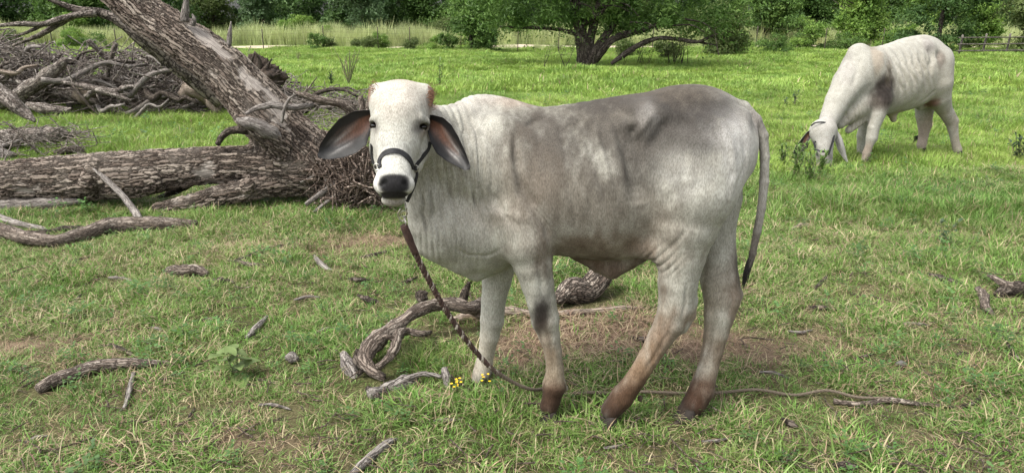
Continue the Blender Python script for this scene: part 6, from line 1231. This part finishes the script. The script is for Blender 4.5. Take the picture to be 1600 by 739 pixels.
def emit(x, y, idx, s, tilt=.12, dz=0):
    PX.append(np.stack([x, y, gh(x, y) + dz], 1)); PI_.append(idx); PR.append(np.stack([rg.normal(0, tilt, len(x)), rg.normal(0, tilt, len(x)), rg.uniform(0, 6.28, len(x))], 1)); PS.append(s)
x, y = sample(1.6, 7.5, 560); dr = dryness(x, y); lu = np.clip(field_val(LUSH, x, y), 0, 1); u = rg.random(len(x)); cl = fbm(np.stack([x, y, 0 * x], 1) * 3.1, 3, 31)
idx = rg.integers(0, 4, len(x)); idx = np.where(u < dr * .85 + .06, rg.integers(4, 7, len(x)), idx); idx = np.where((u < dr * 1.0 - .38), rg.integers(7, 9, len(x)), idx)
idx = np.where((rg.random(len(x)) < lu * .55) | (cl > 1.25), rg.integers(9, 12, len(x)), idx); idx = np.where(rg.random(len(x)) < .006, 21, idx); idx = np.where(rg.random(len(x)) < .03, rg.integers(22, 24, len(x)), idx)
keep = rg.random(len(x)) < np.where(dr > .6, 1.25 - dr * .75, 1.0) * np.clip(1.15 + cl * .6, .35, 1)
s = rg.uniform(.65, 1.25, len(x)) * (1 + .35 * np.clip(cl, -.6, .8)) * (1 + .15 * lu) * np.clip(.75 + y * .05, .8, 1.1); emit(x[keep], y[keep], idx[keep], s[keep])
x, y = sample(7.0, 16, 95); lu = np.clip(field_val(LUSH, x, y), 0, 1); cl = fbm(np.stack([x, y, 0 * x], 1) * 1.1, 3, 33); idx = np.where(rg.random(len(x)) < .06 + .1 * np.clip(-cl, 0, 1), rg.integers(4, 7, len(x)), rg.integers(12, 15, len(x)))
idx = np.where(rg.random(len(x)) < .025, rg.integers(22, 24, len(x)), idx); emit(x, y, idx, rg.uniform(.6, 1.1, len(x)) * (1 + .45 * cl) * (1 + .4 * lu) * np.where(idx < 7, 1.6, np.where(idx > 21, 2.0, 1)))
x, y = sample(15.5, 47, 15); lu = np.clip(field_val(LUSH, x, y), 0, 1); cl = fbm(np.stack([x, y, 0 * x], 1) * .45, 3, 35); k = ((y < 44.6) | (y > 48.6)); emit(x[k], y[k], rg.integers(15, 18, k.sum()), (rg.uniform(.6, 1.15, len(x)) * (1 + .5 * cl) * (1 + .5 * lu))[k])
GP, GI, GR, GS = np.vstack(PX), np.concatenate(PI_), np.vstack(PR), np.concatenate(PS)
for wx, wy, wr in WOODPTS:                                     # grass lies thin and short where wood and hooves press on it
    m = (np.abs(GP[:, 0] - wx) < wr * 2.2) & (np.abs(GP[:, 1] - wy) < wr * 2.2); d = np.hypot(GP[m, 0] - wx, (GP[m, 1] - wy + wr * .4)); GS[m] *= np.clip(.38 + .62 * (d / (wr * 1.9)) ** 2, .38, 1)
grass = scatter('grass', GP, GI, GR, GS)
PX, PI_, PR, PS = [], [], [], []
x = rg.uniform(-62, 62, 5200); y = rg.uniform(48.8, 58, 5200); cl = fbm(np.stack([x, y, 0 * x], 1) * .35, 3, 37); k = (cl > -.35); emit(x[k], y[k], rg.integers(18, 21, k.sum()), (rg.uniform(.75, 1.3, len(x)) * (1 + .35 * cl))[k], .06)
x = rg.uniform(-62, 62, 900); y = rg.uniform(42.2, 44, 900); cl = fbm(np.stack([x, y, 0 * x], 1) * .5, 3, 39); k = cl > .45; emit(x[k], y[k], rg.integers(18, 21, k.sum()), rg.uniform(.25, .55, k.sum()), .06)
reeds = scatter('tall_grass', np.vstack(PX), np.concatenate(PI_), np.vstack(PR), np.concatenate(PS))
